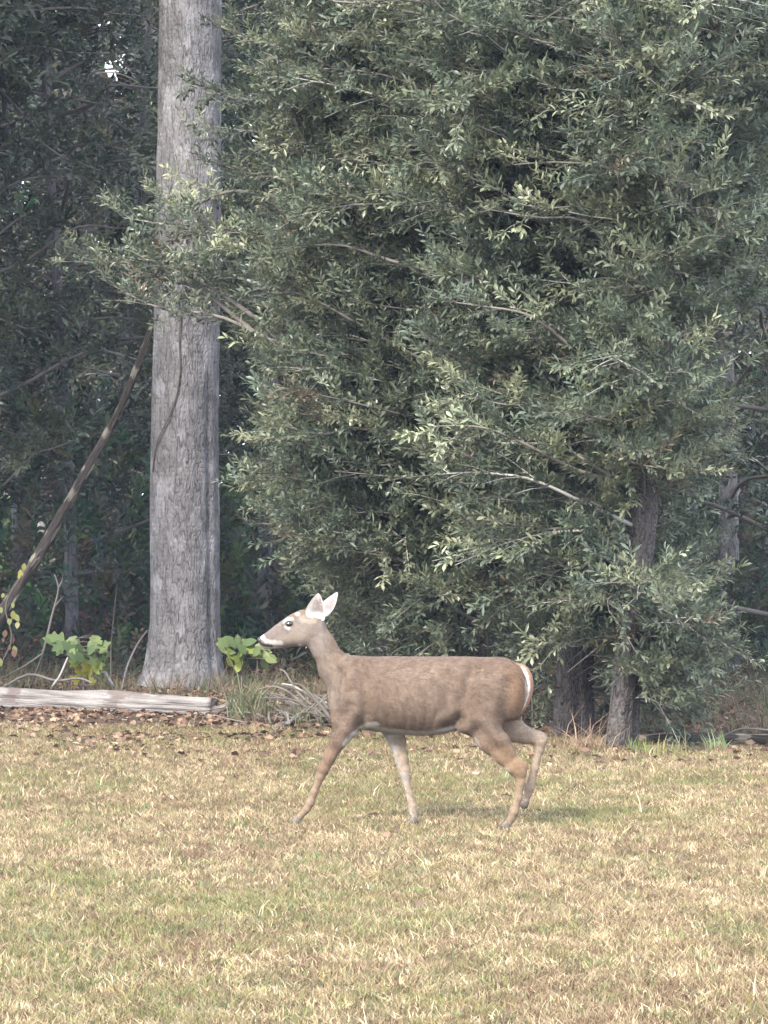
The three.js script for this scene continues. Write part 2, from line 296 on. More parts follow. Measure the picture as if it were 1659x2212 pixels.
// ------------------------------------------------------------------ the big grey tree
{
  const base = onGround(398, 1490), d = -base.z;
  const t = thing('hardwood_tree', 'tall hardwood tree with thick grey furrowed trunk behind the fallen log', 'tree', base);
  const ctrl = [[394, 1500, 90], [396, 1440, 81], [399, 1330, 76], [399, 1100, 76], [400, 900, 73], [404, 700, 72], [408, 400, 71], [411, 100, 68], [414, -200, 66], [418, -600, 60], [425, -1200, 50], [440, -1900, 36]];
  const pts = curvePts(ctrl.map(([x, y]) => P(x, y, d).sub(base)), 420), rad = pts.map((p, i) => { const u = i / 420 * (ctrl.length - 1), k = Math.min(ctrl.length - 2, Math.floor(u)); return lerp(ctrl[k][2], ctrl[k + 1][2], u - k) / F * d; });
  pts[0].y = -0.1;
  const R = 0.32;
  const g = tube(pts, rad, 144, (a, l) => {
    const c = Math.cos(a), s = Math.sin(a), u = a * R, wob = 0.03 * vnoise(u * 6, l * 1.1, 3);
    const ridge = 1 - Math.abs(2 * vnoise((u + wob) * 36, l * 5, 7) - 1), fine = 1 - Math.abs(2 * vnoise((u + wob) * 70, l * 16, 8) - 1);
    const gz = l < 3.2 ? -0.035 * Math.exp(-(((a - 4.05 + 0.03 * l) / 0.1) ** 2)) * sstep(3.2, 2.2, l) : 0;     // long groove beside a low buttress
    return 0.03 * (vnoise(c * 1.5 + 5, s * 1.5, l * 0.4) - 0.5) - 0.007 * ridge ** 3 - 0.005 * fine ** 2 + gz + 0.2 * Math.exp(-l / 0.22) * (0.35 + 0.6 * vnoise(c * 2.2 + 3, s * 2.2, 2));
  });
  part('trunk', g, M.greyBark, t);
  // dark vine stem climbing across the trunk
  const onBark = (px, py, out) => { const q = P(px, py, d).sub(base), dx = q.x - (P(400, py, d).x - base.x), rr = 0.325; q.z = Math.sqrt(Math.max(0.002, rr * rr - dx * dx)) + out; return q; };
  part('vine', tube(curvePts([[332, 1020], [338, 975], [350, 940], [368, 905], [385, 860], [394, 800], [392, 740], [398, 660]].map(([x, y]) => onBark(x, y, 0.0)), 40), Array(41).fill(0.007), 7), M.darkTwig, t);
  // limbs and crown above the picture
  const r = rng(55), lists = [[], []];
  for (let i = 0; i < 16; i++) {
    const h = 8 + 8 * i / 16, a = i * 2.4, L = 4.4 * (1.15 - 0.5 * i / 16), st = V(0.25 + 0.04 * h * 0.3, h, 0).add(V(base.x, 0, base.z)), en = st.clone().add(V(Math.cos(a) * L, 0.5 + 1.4 * r(), Math.sin(a) * L));
    const w = bough(r, st, en, 0.07, lists, { step: 0.17, gap: 0.15, twig: 1.1, scale: 1.25, bare: 0.15 });
    w.translate(-base.x, -base.y, -base.z); part('branch', w, M.twig, t);
  }
  finishLeaves(t, FAR_SPRAYS, lists, M.leaf);
}

// ------------------------------------------------------------------ the leafy trees at the wood edge
const trunkAt = (tr, y) => { const c = tr; for (let i = 0; i < c.length - 1; i++) if (y <= c[i + 1].y) return c[i].clone().lerp(c[i + 1], clamp((y - c[i].y) / (c[i + 1].y - c[i].y))); return c[c.length - 1].clone(); };
const leftEdge = [[-500, 500], [0, 530], [120, 505], [330, 530], [400, 495], [700, 500], [1000, 480], [1100, 510], [1200, 555], [1300, 640], [1380, 700], [1470, 760], [1520, 1080], [1600, 1220]];
const rightEdge = [[-500, 1900], [640, 1720], [700, 1500], [830, 1520], [870, 1640], [1000, 1600], [1060, 1470], [1180, 1560], [1230, 1480], [1300, 1560], [1420, 1620], [1520, 1560], [1580, 1480]];
const edgeAt = (tb, y) => { for (let i = 0; i < tb.length - 1; i++) if (y <= tb[i + 1][0]) return lerp(tb[i][1], tb[i + 1][1], clamp((y - tb[i][0]) / (tb[i + 1][0] - tb[i][0]))); return tb[tb.length - 1][1]; };
const hollows = [[820, 965, 40], [560, 175, 25], [1560, 780, 80], [1230, 1010, 40], [1320, 1160, 35], [520, 300, 25]];
{
  const trees = [
    { name: 'oak_tree', label: 'leafy oak on a dark furrowed trunk standing behind the rump of the deer', ctrl: [[1243, 1596, 42], [1243, 1500, 38], [1246, 1300, 35], [1240, 1000, 32], [1215, 650, 28], [1200, 250, 23], [1190, -250, 16], [1180, -700, 6]], d: groundDist(1592), r: 61 },
    { name: 'oak_tree', label: 'leafy oak with a slim greyish trunk leaning beside a green grass tuft', ctrl: [[1340, 1622, 33], [1345, 1560, 30], [1360, 1400, 28], [1382, 1180, 27], [1408, 900, 25], [1440, 600, 23], [1478, 250, 22], [1500, -200, 15], [1510, -600, 5]], d: groundDist(1618), r: 62 },
    { name: 'oak_tree', label: 'dense leafy young oak between the thick grey trunk and the dark furrowed trunk', ctrl: [[838, 1560, 26], [834, 1300, 24], [818, 1000, 22], [815, 900, 21], [830, 600, 18], [850, 250, 14], [860, -300, 6]], d: groundDist(1545), r: 63 },
    { name: 'oak_tree', label: 'low bushy young oak right behind the back of the deer', ctrl: [[1050, 1600, 16], [1040, 1300, 14], [1055, 1100, 11], [1040, 900, 8], [1030, 700, 4]], d: groundDist(1578), r: 64 },
  ];
  for (const T of trees) {
    T.base = P(T.ctrl[0][0], 1106, T.d); T.base.y = gy(T.base.x, T.base.z);
    T.world = T.ctrl.map(([x, y]) => P(x, y, T.d)); T.world[0].y = T.base.y - 0.05;
    T.t = thing(T.name, T.label, 'tree', T.base); T.lists = [[], [], [], []]; T.rand = rng(T.r); T.n = 0;
    const pts = curvePts(T.world.map(p => p.clone().sub(T.base)), 120), rad = pts.map((p, i) => { const u = i / 120 * (T.ctrl.length - 1), k = Math.min(T.ctrl.length - 2, Math.floor(u)); return lerp(T.ctrl[k][2], T.ctrl[k + 1][2], u - k) / F * T.d; });
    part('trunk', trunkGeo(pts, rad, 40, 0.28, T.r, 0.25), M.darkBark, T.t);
  }
  const r = rng(99), boughs = [];
  for (let py = -420; py < 1570; py += 58) {
    for (let px = 420; px < 1900; px += 68) {
      for (let layer = 0; layer < 2; layer++) {
        const x = px + (r() - 0.5) * 80, y = py + (r() - 0.5) * 70, l = edgeAt(leftEdge, y), rt = edgeAt(rightEdge, y);
        if (x < l + 60 || x > rt - 45) continue;
        if (hollows.some(([hx, hy, hr]) => Math.hypot(x - hx, y - hy) < hr + 15) && (layer === 0 || r() < 0.3)) continue;
        if (y < 0 && layer && r() < 0.5) continue;
        const lowRight = y > 1200 && x > 1150; if (y > 1400 && x > 1150 && x < 1310) continue; if (layer === 0 && y > 1080 && y < 1270 && x > 1330 && x < 1450) continue;
        const d = lowRight ? 22.0 + 1.6 * r() + layer * 0.6 : 22.8 + 1.6 * r() + layer * 1.8 + (x < 900 ? 1.6 : 0);
        const e = P(x, y, d);
        let best = null, bd = 1e9;
        for (const T of trees) { const q = trunkAt(T.world, e.y), hd = Math.hypot(q.x - e.x, q.z - e.z), top_ = T.world[T.world.length - 1].y; const cost = hd + (e.y > top_ ? (e.y - top_) * 2 : 0) + r() * 0.5; if (cost < bd) { bd = cost; best = T; } }
        boughs.push([best, e]);
      }
    }
  }
  for (let i = 0; i < 260; i++) {      // outermost curtain of twigs
    const y = -60 + 1320 * ((i * 0.6180339) % 1), x = 540 + 1150 * ((i * 0.7548777) % 1) + (r() - 0.5) * 40;
    if (x < edgeAt(leftEdge, y) + 60 || x > edgeAt(rightEdge, y) - 45 || hollows.some(([hx, hy, hr]) => Math.hypot(x - hx, y - hy) < hr + 15)) continue;
    const e = P(x, y, 22.3 + 0.8 * r() + (x < 900 ? 1.5 : 0)); let best = null, bd = 1e9;
    for (const T of trees) { const q = trunkAt(T.world, e.y), c = Math.hypot(q.x - e.x, q.z - e.z) + Math.max(0, e.y - T.world[T.world.length - 1].y) * 2; if (c < bd) { bd = c; best = T; } }
    boughs.push([best, e, { step: 0.09 }]);
  }
  // long bough reaching across the grey trunk, and odd twigs in front of it
  const C = trees[2];
  for (const [x, y, d] of [[130, 565, 27.2], [215, 600, 26.9], [300, 560, 27.0], [265, 470, 27.4], [395, 590, 26.7], [440, 540, 26.3], [300, 640, 27.5], [190, 545, 28], [395, 500, 27], [350, 450, 28.2], [440, 270, 26.4], [400, 180, 26.8], [470, 350, 26.4], [480, 60, 26]]) boughs.push([C, P(x, y, d), { step: 0.085, bare: y > 700 ? 0.86 : 0.55, fresh: 0.45 }]);
  // the lower trunks stand free of leaves
  const free = p => { const a = trees[0].base, b = trunkAt(trees[1].world, p.y); return (p.y < 0.7 && p.z > a.z && Math.abs(p.x - a.x + 0.02) < 0.2) || (p.z > b.z && Math.abs(p.x - b.x) < 0.11 && (p.y < 0.22 || (p.y > 1.26 && p.y < 1.44))); };
  const O2 = trees[1];
  for (let i = 0; i < 60; i++) { const y = -250 + 1750 * (i / 60), x = 1400 + 0.06 * (900 - y) + (r() - 0.5) * 330; if (hollows.some(([hx, hy, hr]) => Math.hypot(x - hx, y - hy) < hr)) continue; if (y > 1050 && y < 1270 && x < 1470) continue; boughs.push([O2, P(x, y, 21.2 + 1.0 * r())]); }
  for (const [T, e, o] of boughs) {
    if (free(e)) continue;
    const q0 = trunkAt(T.world, e.y), reach = Math.hypot(q0.x - e.x, q0.z - e.z), low = e.y < 1.4;
    const s = trunkAt(T.world, Math.max(0.35, low ? e.y + 0.1 * reach : e.y - reach * (0.18 + 0.3 * T.rand())));
    const L = s.distanceTo(e); if (L < 0.35) continue;
    const w = bough(T.rand, s, e, 0.006 + 0.008 * L, T.lists, { bare: Math.max(0.12, 1 - 1.15 / L), fresh: 0.22, sag: low ? 0.12 : 0.08, ...o });
    w.translate(-T.base.x, -T.base.y, -T.base.z); part('branch', w, T.rand() < 0.15 ? M.paleTwig : M.twig, T.t); T.n++;
  }
  for (const T of trees) for (let i = 0; i < 4; i++) T.lists[i] = T.lists[i].filter(e => !free(e.p));
  for (const T of trees) { finishLeaves(T.t, SPRAYS, T.lists, M.leaf, 160); }
}

// ------------------------------------------------------------------ the shaded wood behind
const skyGap = (p) => { const d = -p.z, px = p.x / d * F + 829.5, py = 1106 - (p.y - EYE) / d * F; return ((px - 255) / 50) ** 2 + ((py - 185) / 64) ** 2 < 1; };
{
  const spots = [   // px of trunk, distance, trunk radius, lowest leaves, label
    [158, 33.5, 0.075, 1.2, 'slender shaded tree in the wood between the leaning dead trunk and the big grey trunk'],
    [40, 35, 0.06, 0.8, 'slim dim tree deep in the wood above the lower end of the leaning dead trunk'],
    [255, 38, 0.07, 2.2, 'thin dark tree deep in the wood just beside the big grey trunk'],
    [570, 36, 0.09, 1.5, 'dim tree in the wood between the big grey trunk and the dense young oak'],
    [1575, 32, 0.11, 1.0, 'straight shaded tree in the dark gap beyond the leaning slim oak'],
    [1680, 29, 0.1, 0.4, 'shaded tree at the wood edge beyond the leaning slim oak, foliage down to the ground'],
    [1500, 37, 0.08, 1.2, 'thin dim tree deep in the dark gap beyond the leaning slim oak'],
    [-110, 32, 0.12, 1.6, 'broad leafy shaded tree above the leaning dead trunk'],
    [950, 34, 0.1, 0.5, 'shaded tree hidden behind the dense young oak'],
    [1250, 33, 0.1, 0.5, 'shaded tree hidden behind the dark furrowed oak'],
    [720, 40, 0.1, 0.6, 'far shaded tree deep behind the head of the deer'],
    [350, 43, 0.1, 1, 'far shaded tree right behind the big grey trunk'],
    [1400, 42, 0.1, 0.6, 'far shaded tree deep behind the leaning slim oak'],
    [90, 44, 0.1, 0.8, 'far shaded tree deep behind the slender trees'],
    [1750, 40, 0.12, 0.5, 'far shaded tree beyond the straight shaded tree'],
    [1080, 45, 0.12, 0.5, 'far shaded tree in the middle of the deep wood'],
    [-900, 28.5, 0.16, 4.5, 'unseen tall leafy tree further along the wood edge past the leaning dead trunk', 3],  // this and the next two stand unseen at the left, crowns shading the wood
    [-1700, 26, 0.16, 4.5, 'unseen tall leafy tree farthest along the wood edge past the leaning dead trunk', 3],
    [-420, 33, 0.16, 5, 'unseen tall leafy tree in the wood behind the foot of the leaning dead trunk', 2.4],
  ];
  spots.forEach(([px, d, rad, low, label, broad = 1], i) => {
    const r = rng(300 + i), b = P(px, 1106, d); b.y = gy(b.x, b.z);
    const t = thing('woodland_tree', label, 'tree', b), H = 11 + 3 * r(), lean = (r() - 0.5) * 0.9;
    const pts = curvePts([V(0, -0.1, 0), V(lean * 0.1, 2, 0.1 * (r() - .5)), V(lean * 0.5, 5, 0.3 * (r() - .5)), V(lean, 9, 0), V(lean * 1.2, H, 0)], 50);
    part('trunk', trunkGeo(pts, pts.map((_, k) => lerp(rad, 0.015, k / 50)), 14, 0.3, i, 0.2), M.greyBark, t);
    const lists = [[], []], n = 64;
    for (let k = 0; k < n; k++) {
      const h = lerp(low, H, Math.pow(k / n, 0.9)), a = k * 2.4 + r(), L = (1.1 + 1.5 * r()) * (1.1 - 0.5 * h / H) * Math.sqrt(broad), c = pts[Math.min(50, Math.round(h / H * 50))];
      const st = V(b.x + c.x, b.y + h, b.z + c.z), en = st.clone().add(V(Math.cos(a) * L, (r() - 0.2) * 0.9, Math.sin(a) * L));
      const w = bough(r, st, en, 0.012 + 0.006 * L, lists, { step: 0.2, gap: 0.16, twig: 0.7 * Math.sqrt(broad), scale: broad > 1 ? 1.3 : 0.75, bare: 0.15, fresh: 0.03, brown: 0.03, tone: 0.62 });  // tone darkens the leaf colour itself to deepen the wood shade
      w.translate(-b.x, -b.y, -b.z); part('branch', w, M.twig, t);
    }
    for (let k = 0; k < lists.length; k++) lists[k] = lists[k].filter(e => !skyGap(e.p) || r() < 0.1);
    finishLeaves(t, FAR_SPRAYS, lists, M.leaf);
  });
  // undergrowth and the far mass, their greens darkened to carry the wood shade
  const r = rng(777), under = [[], []], far = [[], []];
  const put = (list, p, s, c) => { if (skyGap(p) && r() < 0.92) return; const m = frame(V(r() - .5, 0.4 + r(), r() - .5).normalize(), V(r() - .5, 1, r() - .5)); m.scale(V(s, s, s)).setPosition(p); list[Math.floor(r() * 2)].push({ m, c, p }); };
  for (let i = 0; i < 5200; i++) {
    const d = 30.5 + 14 * r(), x = (r() * 2 - 1) * (d * 0.13 + 2), z = -d, hmax = 0.5 + 2.2 * Math.pow(fbm(x * 0.6, z * 0.6, 50), 2) * 2;
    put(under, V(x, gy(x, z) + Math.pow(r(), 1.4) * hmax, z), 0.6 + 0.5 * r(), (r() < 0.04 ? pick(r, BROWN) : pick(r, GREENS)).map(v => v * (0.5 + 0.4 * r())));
  }
  for (let i = 0; i < 26000; i++) {
    const d = 47 + 14 * r(), x = (r() * 2 - 1) * (d * 0.13 + 9), z = -d;
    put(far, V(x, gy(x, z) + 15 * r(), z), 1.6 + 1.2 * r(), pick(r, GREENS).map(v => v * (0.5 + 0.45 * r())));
  }
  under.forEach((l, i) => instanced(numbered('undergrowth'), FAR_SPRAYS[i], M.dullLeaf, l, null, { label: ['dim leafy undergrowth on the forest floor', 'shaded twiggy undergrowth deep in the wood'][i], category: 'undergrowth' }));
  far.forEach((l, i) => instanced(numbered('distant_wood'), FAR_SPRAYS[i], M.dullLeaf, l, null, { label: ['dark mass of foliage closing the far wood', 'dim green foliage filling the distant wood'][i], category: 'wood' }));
}

// ------------------------------------------------------------------ dead wood
const woodGrain = dataTex(256, 512, (u, v) => { const n = vnoise(u * 24, v * 6, 1, 24, 6) * 0.5 + vnoise(u * 64, v * 8, 2, 64, 8) * 0.5, h = 0.25 + 0.75 * n; return [h, h, h]; });
const logTone = (a, b, c) => dataTex(512, 512, (u, v) => {
  const n = vnoise(u * 22, v * 5, 1, 22, 5) * 0.6 + vnoise(u * 60, v * 9, 2, 60, 9) * 0.4, p = sstep(0.5, 0.62, vnoise(u * 4, v * 5, 3, 4, 5) * 0.75 + vnoise(u * 30, v * 14, 4, 30, 14) * 0.25), k = 0.85 + 0.3 * vnoise(u * 100, v * 100, 5, 100, 100);
  return [0, 1, 2].map(q => toS(lerp(lerp(b[q], a[q], n), c[q], p) * k));
}, true);
M.log = new THREE.MeshStandardMaterial({ map: rep(logTone([0.29, 0.272, 0.265], [0.11, 0.098, 0.094], [0.125, 0.102, 0.096]), 1 / 0.6, 1 / 1.0), bumpMap: rep(woodGrain, 1 / 0.5, 1 / 0.8), bumpScale: 0.012, roughness: 0.9 });
M.rotten = new THREE.MeshStandardMaterial({ map: rep(logTone([0.075, 0.06, 0.05], [0.03, 0.025, 0.023], [0.24, 0.21, 0.165]), 1 / 0.35, 1 / 0.8), bumpMap: rep(woodGrain, 1 / 0.3, 1 / 0.5), bumpScale: 0.02, roughness: 0.95 });
{
  const a = onGround(-180, 1526), b = onGround(462, 1547), L = thing('fallen_log', 'pale weathered fallen log lying along the lawn edge', 'log', V((a.x + b.x) / 2, 0, (a.z + b.z) / 2));
  const o = L.position, ctrl = [a, a.clone().lerp(b, 0.33), a.clone().lerp(b, 0.66), b].map((p, i) => p.clone().add(V(0, [0.092, 0.088, 0.078, 0.068][i], 0)).sub(o));
  const pts = curvePts(ctrl, 90);
  part('wood', tube(pts, pts.map((_, i) => lerp(0.1, 0.078, i / 90)), 40, (th, l) => 0.05 * (vnoise(Math.cos(th) * 1.6 + 3, Math.sin(th) * 1.6, l * 1.5) - 0.5) + 0.024 * (vnoise(Math.cos(th) * 7, Math.sin(th) * 7, l * 2) - 0.5)), M.log, L);
  const e = pts[90], dir = pts[90].clone().sub(pts[85]).normalize();
  const sp = [e.clone().addScaledVector(dir, -0.08).add(V(0, -0.015, 0)), e.clone().addScaledVector(dir, 0.05).add(V(0, -0.02, 0)), e.clone().addScaledVector(dir, 0.11).add(V(0, 0.01, 0.0)), e.clone().addScaledVector(dir, 0.17).add(V(0, 0.06, 0.01))];
  part('broken_end', tube(curvePts(sp, 20), Array.from({ length: 21 }, (_, i) => lerp(0.052, 0.018, (i / 20) ** 0.8)), 14, (th, l) => 0.022 * (vnoise(Math.cos(th) * 3, Math.sin(th) * 3, l * 12) - 0.5)), M.log, L);
}
{
  const d0 = 28.2, d1 = 30.75, top_ = P(330, 700, d1), foot = onGround(-95, 1106 + F * EYE / d0), L = thing('leaning_dead_trunk', 'thin rotten dead trunk leaning against the big grey tree', 'dead trunk', foot);
  const pts = curvePts([V(0, -0.05, 0), P(-10, 1350, 28.6).sub(foot), P(85, 1195, 29.1).sub(foot), P(190, 1010, 29.7).sub(foot), P(270, 860, 30.3).sub(foot), top_.clone().sub(foot)], 120);
  part('stem', tube(pts, pts.map((_, i) => lerp(0.056, 0.027, i / 120)), 18, (th, l) => 0.026 * (vnoise(Math.cos(th) * 2.5, Math.sin(th) * 2.5, l * 5) - 0.5) + 0.012 * (vnoise(Math.cos(th) * 5 + 4, Math.sin(th) * 5, l * 14) - 0.5)), M.rotten, L);
}
function stick(name, label, ctrl, r0, r1, mat, forks = [], group) {
  const base = ctrl[0], t = thing(name, label, 'stick', base, group), geos = [];
  const pts = curvePts(ctrl.map(p => p.clone().sub(base)), 16); part('stem', tube(pts, pts.map((_, i) => lerp(r0, r1, i / 16)), 6, (a, l) => r0 * 0.3 * (vnoise(a, l * 14, 3) - 0.5)), mat, t);
  for (const f of forks) { const q = curvePts(f.map(p => p.clone().sub(base)), 10); part('fork', tube(q, q.map((_, i) => lerp(r0 * 0.7, r1 * 0.6, i / 10)), 5), mat, t); }
}
stick('dead_stick', 'bare grey forked stick standing behind the fallen log near the leaning trunk', [onGround(62, 1500), P(90, 1420, 28.9), P(112, 1330, 28.9), P(126, 1270, 28.9), P(118, 1240, 28.9)], 0.014, 0.005, M.twig, [[P(126, 1270, 28.9), P(134, 1255, 28.9), P(136, 1238, 28.85)], [P(92, 1412, 28.9), P(50, 1440, 28.8), P(-20, 1475, 28.6)], [P(118, 1310, 28.9), P(128, 1298, 28.9), P(138, 1288, 28.8)]]);
stick('dead_stick', 'thin bare stick slanting up against the foot of the big grey trunk', [onGround(262, 1500), P(275, 1440, 29.6), P(295, 1395, 29.8), P(318, 1362, 30)], 0.012, 0.007, M.twig);
stick('dead_stick', 'short pale broken stick between the sapling and the big grey trunk', [onGround(256, 1505), P(243, 1480, 28.4), P(228, 1452, 28.5)], 0.014, 0.011, M.paleTwig, [[P(228, 1452, 28.5), P(218, 1453, 28.5), P(205, 1458, 28.5)]]);
stick('dead_stick', 'bent grey stick lying behind the fallen log beside the lobed sapling', [onGround(-30, 1512), P(60, 1458, 28.6), P(120, 1470, 28.4), P(175, 1466, 28.2), P(200, 1476, 28.1)], 0.016, 0.008, M.twig);
stick('dead_stick', 'short whitish stick crossing the bent grey stick by the lobed sapling', [onGround(125, 1508), P(115, 1480, 28.1), P(128, 1462, 28.15), P(147, 1420, 28.2)], 0.011, 0.008, M.paleTwig);
stick('dead_stick', 'thin upright bare stem in the dim undergrowth beside the big grey trunk', [onGround(240, 1492), P(240, 1400, 30), P(246, 1330, 30), P(252, 1270, 30)], 0.01, 0.004, M.darkTwig);
stick('dead_stick', 'long pale curved branch resting on the brush heap before the deer', [onGround(735, 1542), P(700, 1515, 26.6), P(660, 1497, 26.8), P(634, 1482, 26.9), P(610, 1477, 27)], 0.011, 0.007, M.paleTwig);
stick('dead_stick', 'thick grey broken limb lying at the foot of the brush heap', [onGround(592, 1577), P(625, 1560, 25.1), P(670, 1545, 25.4), P(720, 1525, 25.7)], 0.026, 0.02, M.twig);
stick('dead_log', 'dark rotting log on the ground beyond the slim oak', [onGround(1380, 1606), P(1480, 1596, 22.9), P(1580, 1600, 22.9), onGround(1760, 1622).add(V(0, 0.06, 0))], 0.06, 0.05, M.rotten);
stick('dead_stick', 'thin curved branch rising from the dark rotting log', [onGround(1520, 1612), P(1560, 1592, 22.6), P(1600, 1575, 22.5), P(1690, 1580, 22.3)], 0.012, 0.006, M.twig);
{
  const r = rng(404);
  for (let i = 0; i < 60; i++) {
    const px = 570 + 165 * r(), b = onGround(px, 1545 + 28 * r()), a = r() * 6.283, L = 0.18 + 0.4 * r(), h = 0.05 + 0.33 * r() * sstep(560, 680, px), e = b.clone().add(V(Math.cos(a) * L, h, -Math.abs(Math.sin(a)) * L));
    b.y += 0.3 * h * r();
    stick('brush_stick', 'bare twisted stick in the brush heap in front of the deer chest', [b, b.clone().lerp(e, 0.4).add(V((r() - .5) * .12 * L, (r() - .2) * .2 * L, 0)), b.clone().lerp(e, 0.75).add(V((r() - .5) * .12 * L, (r() - .2) * .2 * L, 0)), e], 0.006 + 0.013 * r(), 0.004, pick(r, [M.twig, M.darkTwig, M.twig, M.darkTwig, M.twig]), [], 'sticks of the brush heap');
  }
}

// ------------------------------------------------------------------ saplings, grass clump, low plants
function shapeLeaf(outline, fold = 0.12, curl = 0.2) {            // outline: right half [x, y] from base to tip, unit length
  const pos = [], idx = [], n = outline.length;
  for (const [x, y] of outline) { const z = -curl * y * y * 0.5; pos.push(-x, y, z + fold * x, 0, y * 0.98, z, x, y, z + fold * x); }
  for (let i = 0; i < n - 1; i++) for (let k = 0; k < 2; k++) { const a = i * 3 + k; idx.push(a, a + 1, a + 3, a + 1, a + 4, a + 3); }
  const g = new THREE.BufferGeometry(); g.setAttribute('position', new THREE.Float32BufferAttribute(pos, 3)); g.setIndex(idx); g.computeVertexNormals(); return g;
}
const LOBED = shapeLeaf([[0.01, 0], [0.18, 0.08], [0.42, 0.16], [0.5, 0.3], [0.28, 0.36], [0.24, 0.46], [0.4, 0.62], [0.34, 0.7], [0.18, 0.72], [0.13, 0.86], [0.01, 1]]);
const OVAL = shapeLeaf([[0.01, 0], [0.12, 0.1], [0.26, 0.28], [0.31, 0.48], [0.26, 0.68], [0.14, 0.86], [0.01, 1]]);
const NARROW = shapeLeaf([[0.01, 0], [0.07, 0.2], [0.1, 0.5], [0.07, 0.8], [0.005, 1]]);
const leafColors = {}; const colorLeaf = c => leafColors[c.join()] ??= Object.assign(M.broadLeaf.clone(), { color: new THREE.Color().setRGB(...c) });
function putLeaf(t, geo, p, dir, face, size, c) { const o = part('leaf', geo, colorLeaf(c), t); const m = frame(dir, face); m.scale(V(size, size, size)).setPosition(p); o.applyMatrix4(m); return o; }
function sapling(label, basePx, d, list, geo, stemTop, seed) {
  const r = rng(seed), b = P(basePx, 1106, d); b.y = gy(b.x, b.z); const t = thing('sapling', label, 'sapling', b);
  const tp = P(...stemTop, d).sub(b), pts = curvePts([V(0, -0.03, 0), tp.clone().multiplyScalar(0.5).add(V(0.02, 0, 0.01)), tp], 14);
  part('stem', tube(pts, pts.map((_, i) => lerp(0.009, 0.004, i / 14)), 6), M.twig, t);
  for (const [px, py, ang, size, c] of list.concat(list.map(([x, y, a, z, q]) => [x + (r() - .5) * 34, y + (r() - .4) * 26, a + (r() - .5) * 80, z * 0.9, q]))) {
    const p = P(px, py, d + (r() - 0.5) * 0.3).sub(b), a = ang * Math.PI / 180, dir = V(Math.cos(a), -Math.sin(a), 0.25 + 0.4 * (r() - .3)).normalize();
    const s = pts[Math.min(14, Math.max(2, Math.round(14 * clamp(p.y / tp.y))))]; part('leaf_stalk', tube([s, s.clone().lerp(p, 0.5).add(V(0, 0.01, 0)), p], [0.0025, 0.002, 0.0018], 4), M.twig, t);
    putLeaf(t, r() < 0.4 ? OVAL : geo, p, dir, V((r() - 0.5) * 1.4, 0.5 + 0.5 * r(), 0.9), size * (0.7 + 0.3 * r()) / F * d, c);
  }
}
const g1 = [0.17, 0.225, 0.105], g2 = [0.12, 0.175, 0.085], g3 = [0.22, 0.27, 0.125], ye = [0.3, 0.29, 0.07], yg = [0.23, 0.28, 0.08];
sapling('sapling with lobed green leaves, the lowest yellowing, behind the fallen log', 180, 28.3, [
  [140, 1385, 200, 46, g1], [150, 1376, 60, 34, g1], [135, 1390, 115, 44, g2], [175, 1392, 120, 40, g3], [165, 1400, 200, 38, g2], [190, 1388, 40, 36, g1], [200, 1372, 60, 30, g3], [188, 1398, 10, 42, g2], [205, 1400, 340, 40, g1], [160, 1412, 230, 40, g2], [172, 1418, 270, 40, g1], [190, 1415, 300, 42, g2], [212, 1412, 330, 34, g3], [180, 1432, 240, 38, g2], [196, 1438, 290, 38, g1], [172, 1446, 220, 36, yg], [186, 1452, 265, 34, ye], [202, 1452, 310, 34, yg], [176, 1460, 240, 32, ye], [192, 1464, 280, 30, ye], [205, 1440, 350, 30, g2], [168, 1402, 150, 34, g3]], LOBED, [170, 1378], 901);
sapling('sapling with oval bright green leaves between the big grey trunk and the deer nose', 520, 27.6, [
  [512, 1375, 100, 34, g2], [505, 1378, 170, 38, g2], [520, 1380, 30, 38, g2], [500, 1395, 190, 36, g1], [525, 1392, 340, 36, g2], [510, 1400, 230, 38, g1], [498, 1412, 215, 38, g1], [522, 1408, 300, 34, yg], [528, 1405, 0, 40, yg], [545, 1402, 345, 42, g3], [505, 1425, 245, 36, yg], [518, 1430, 275, 36, yg], [516, 1446, 270, 36, [0.36, 0.42, 0.12]], [502, 1440, 240, 32, yg], [560, 1412, 350, 40, g3], [548, 1418, 300, 38, g1], [575, 1415, 20, 34, g1]], OVAL, [514, 1370], 902);
{ // yellow leaved vine round the low end of the leaning trunk
  const r = rng(515), foot = onGround(-10, 1502), t = thing('vine', 'withered vine with yellow and brown leaves on the low end of the leaning trunk', 'vine', foot);
  const pts = curvePts([V(0, 0, 0), P(0, 1440, 28.3).sub(foot), P(25, 1380, 28.35).sub(foot), P(12, 1310, 28.4).sub(foot), P(50, 1240, 28.7).sub(foot), P(90, 1185, 28.95).sub(foot)], 40);
  part('stem', tube(pts, Array(41).fill(0.007), 5), M.darkTwig, t);
  for (let i = 0; i < 34; i++) {
    const u = Math.pow(r(), 1.3) * 0.9, p = pts[Math.floor(u * 40)].clone().add(V((r() - .5) * .2, (r() - .5) * .1, r() * .12)), brown = u < 0.55 && r() < 0.8;
    putLeaf(t, OVAL, p, V(r() - .5, -0.6 - r(), r() * .4).normalize(), V((r() - .5), 0.4, 1), 0.045 + 0.04 * r(), brown ? pick(r, [[0.22, 0.14, 0.1], [0.3, 0.2, 0.15], [0.16, 0.1, 0.08]]) : pick(r, [[0.36, 0.34, 0.12], [0.4, 0.37, 0.2], [0.28, 0.3, 0.13]]));
  }
}
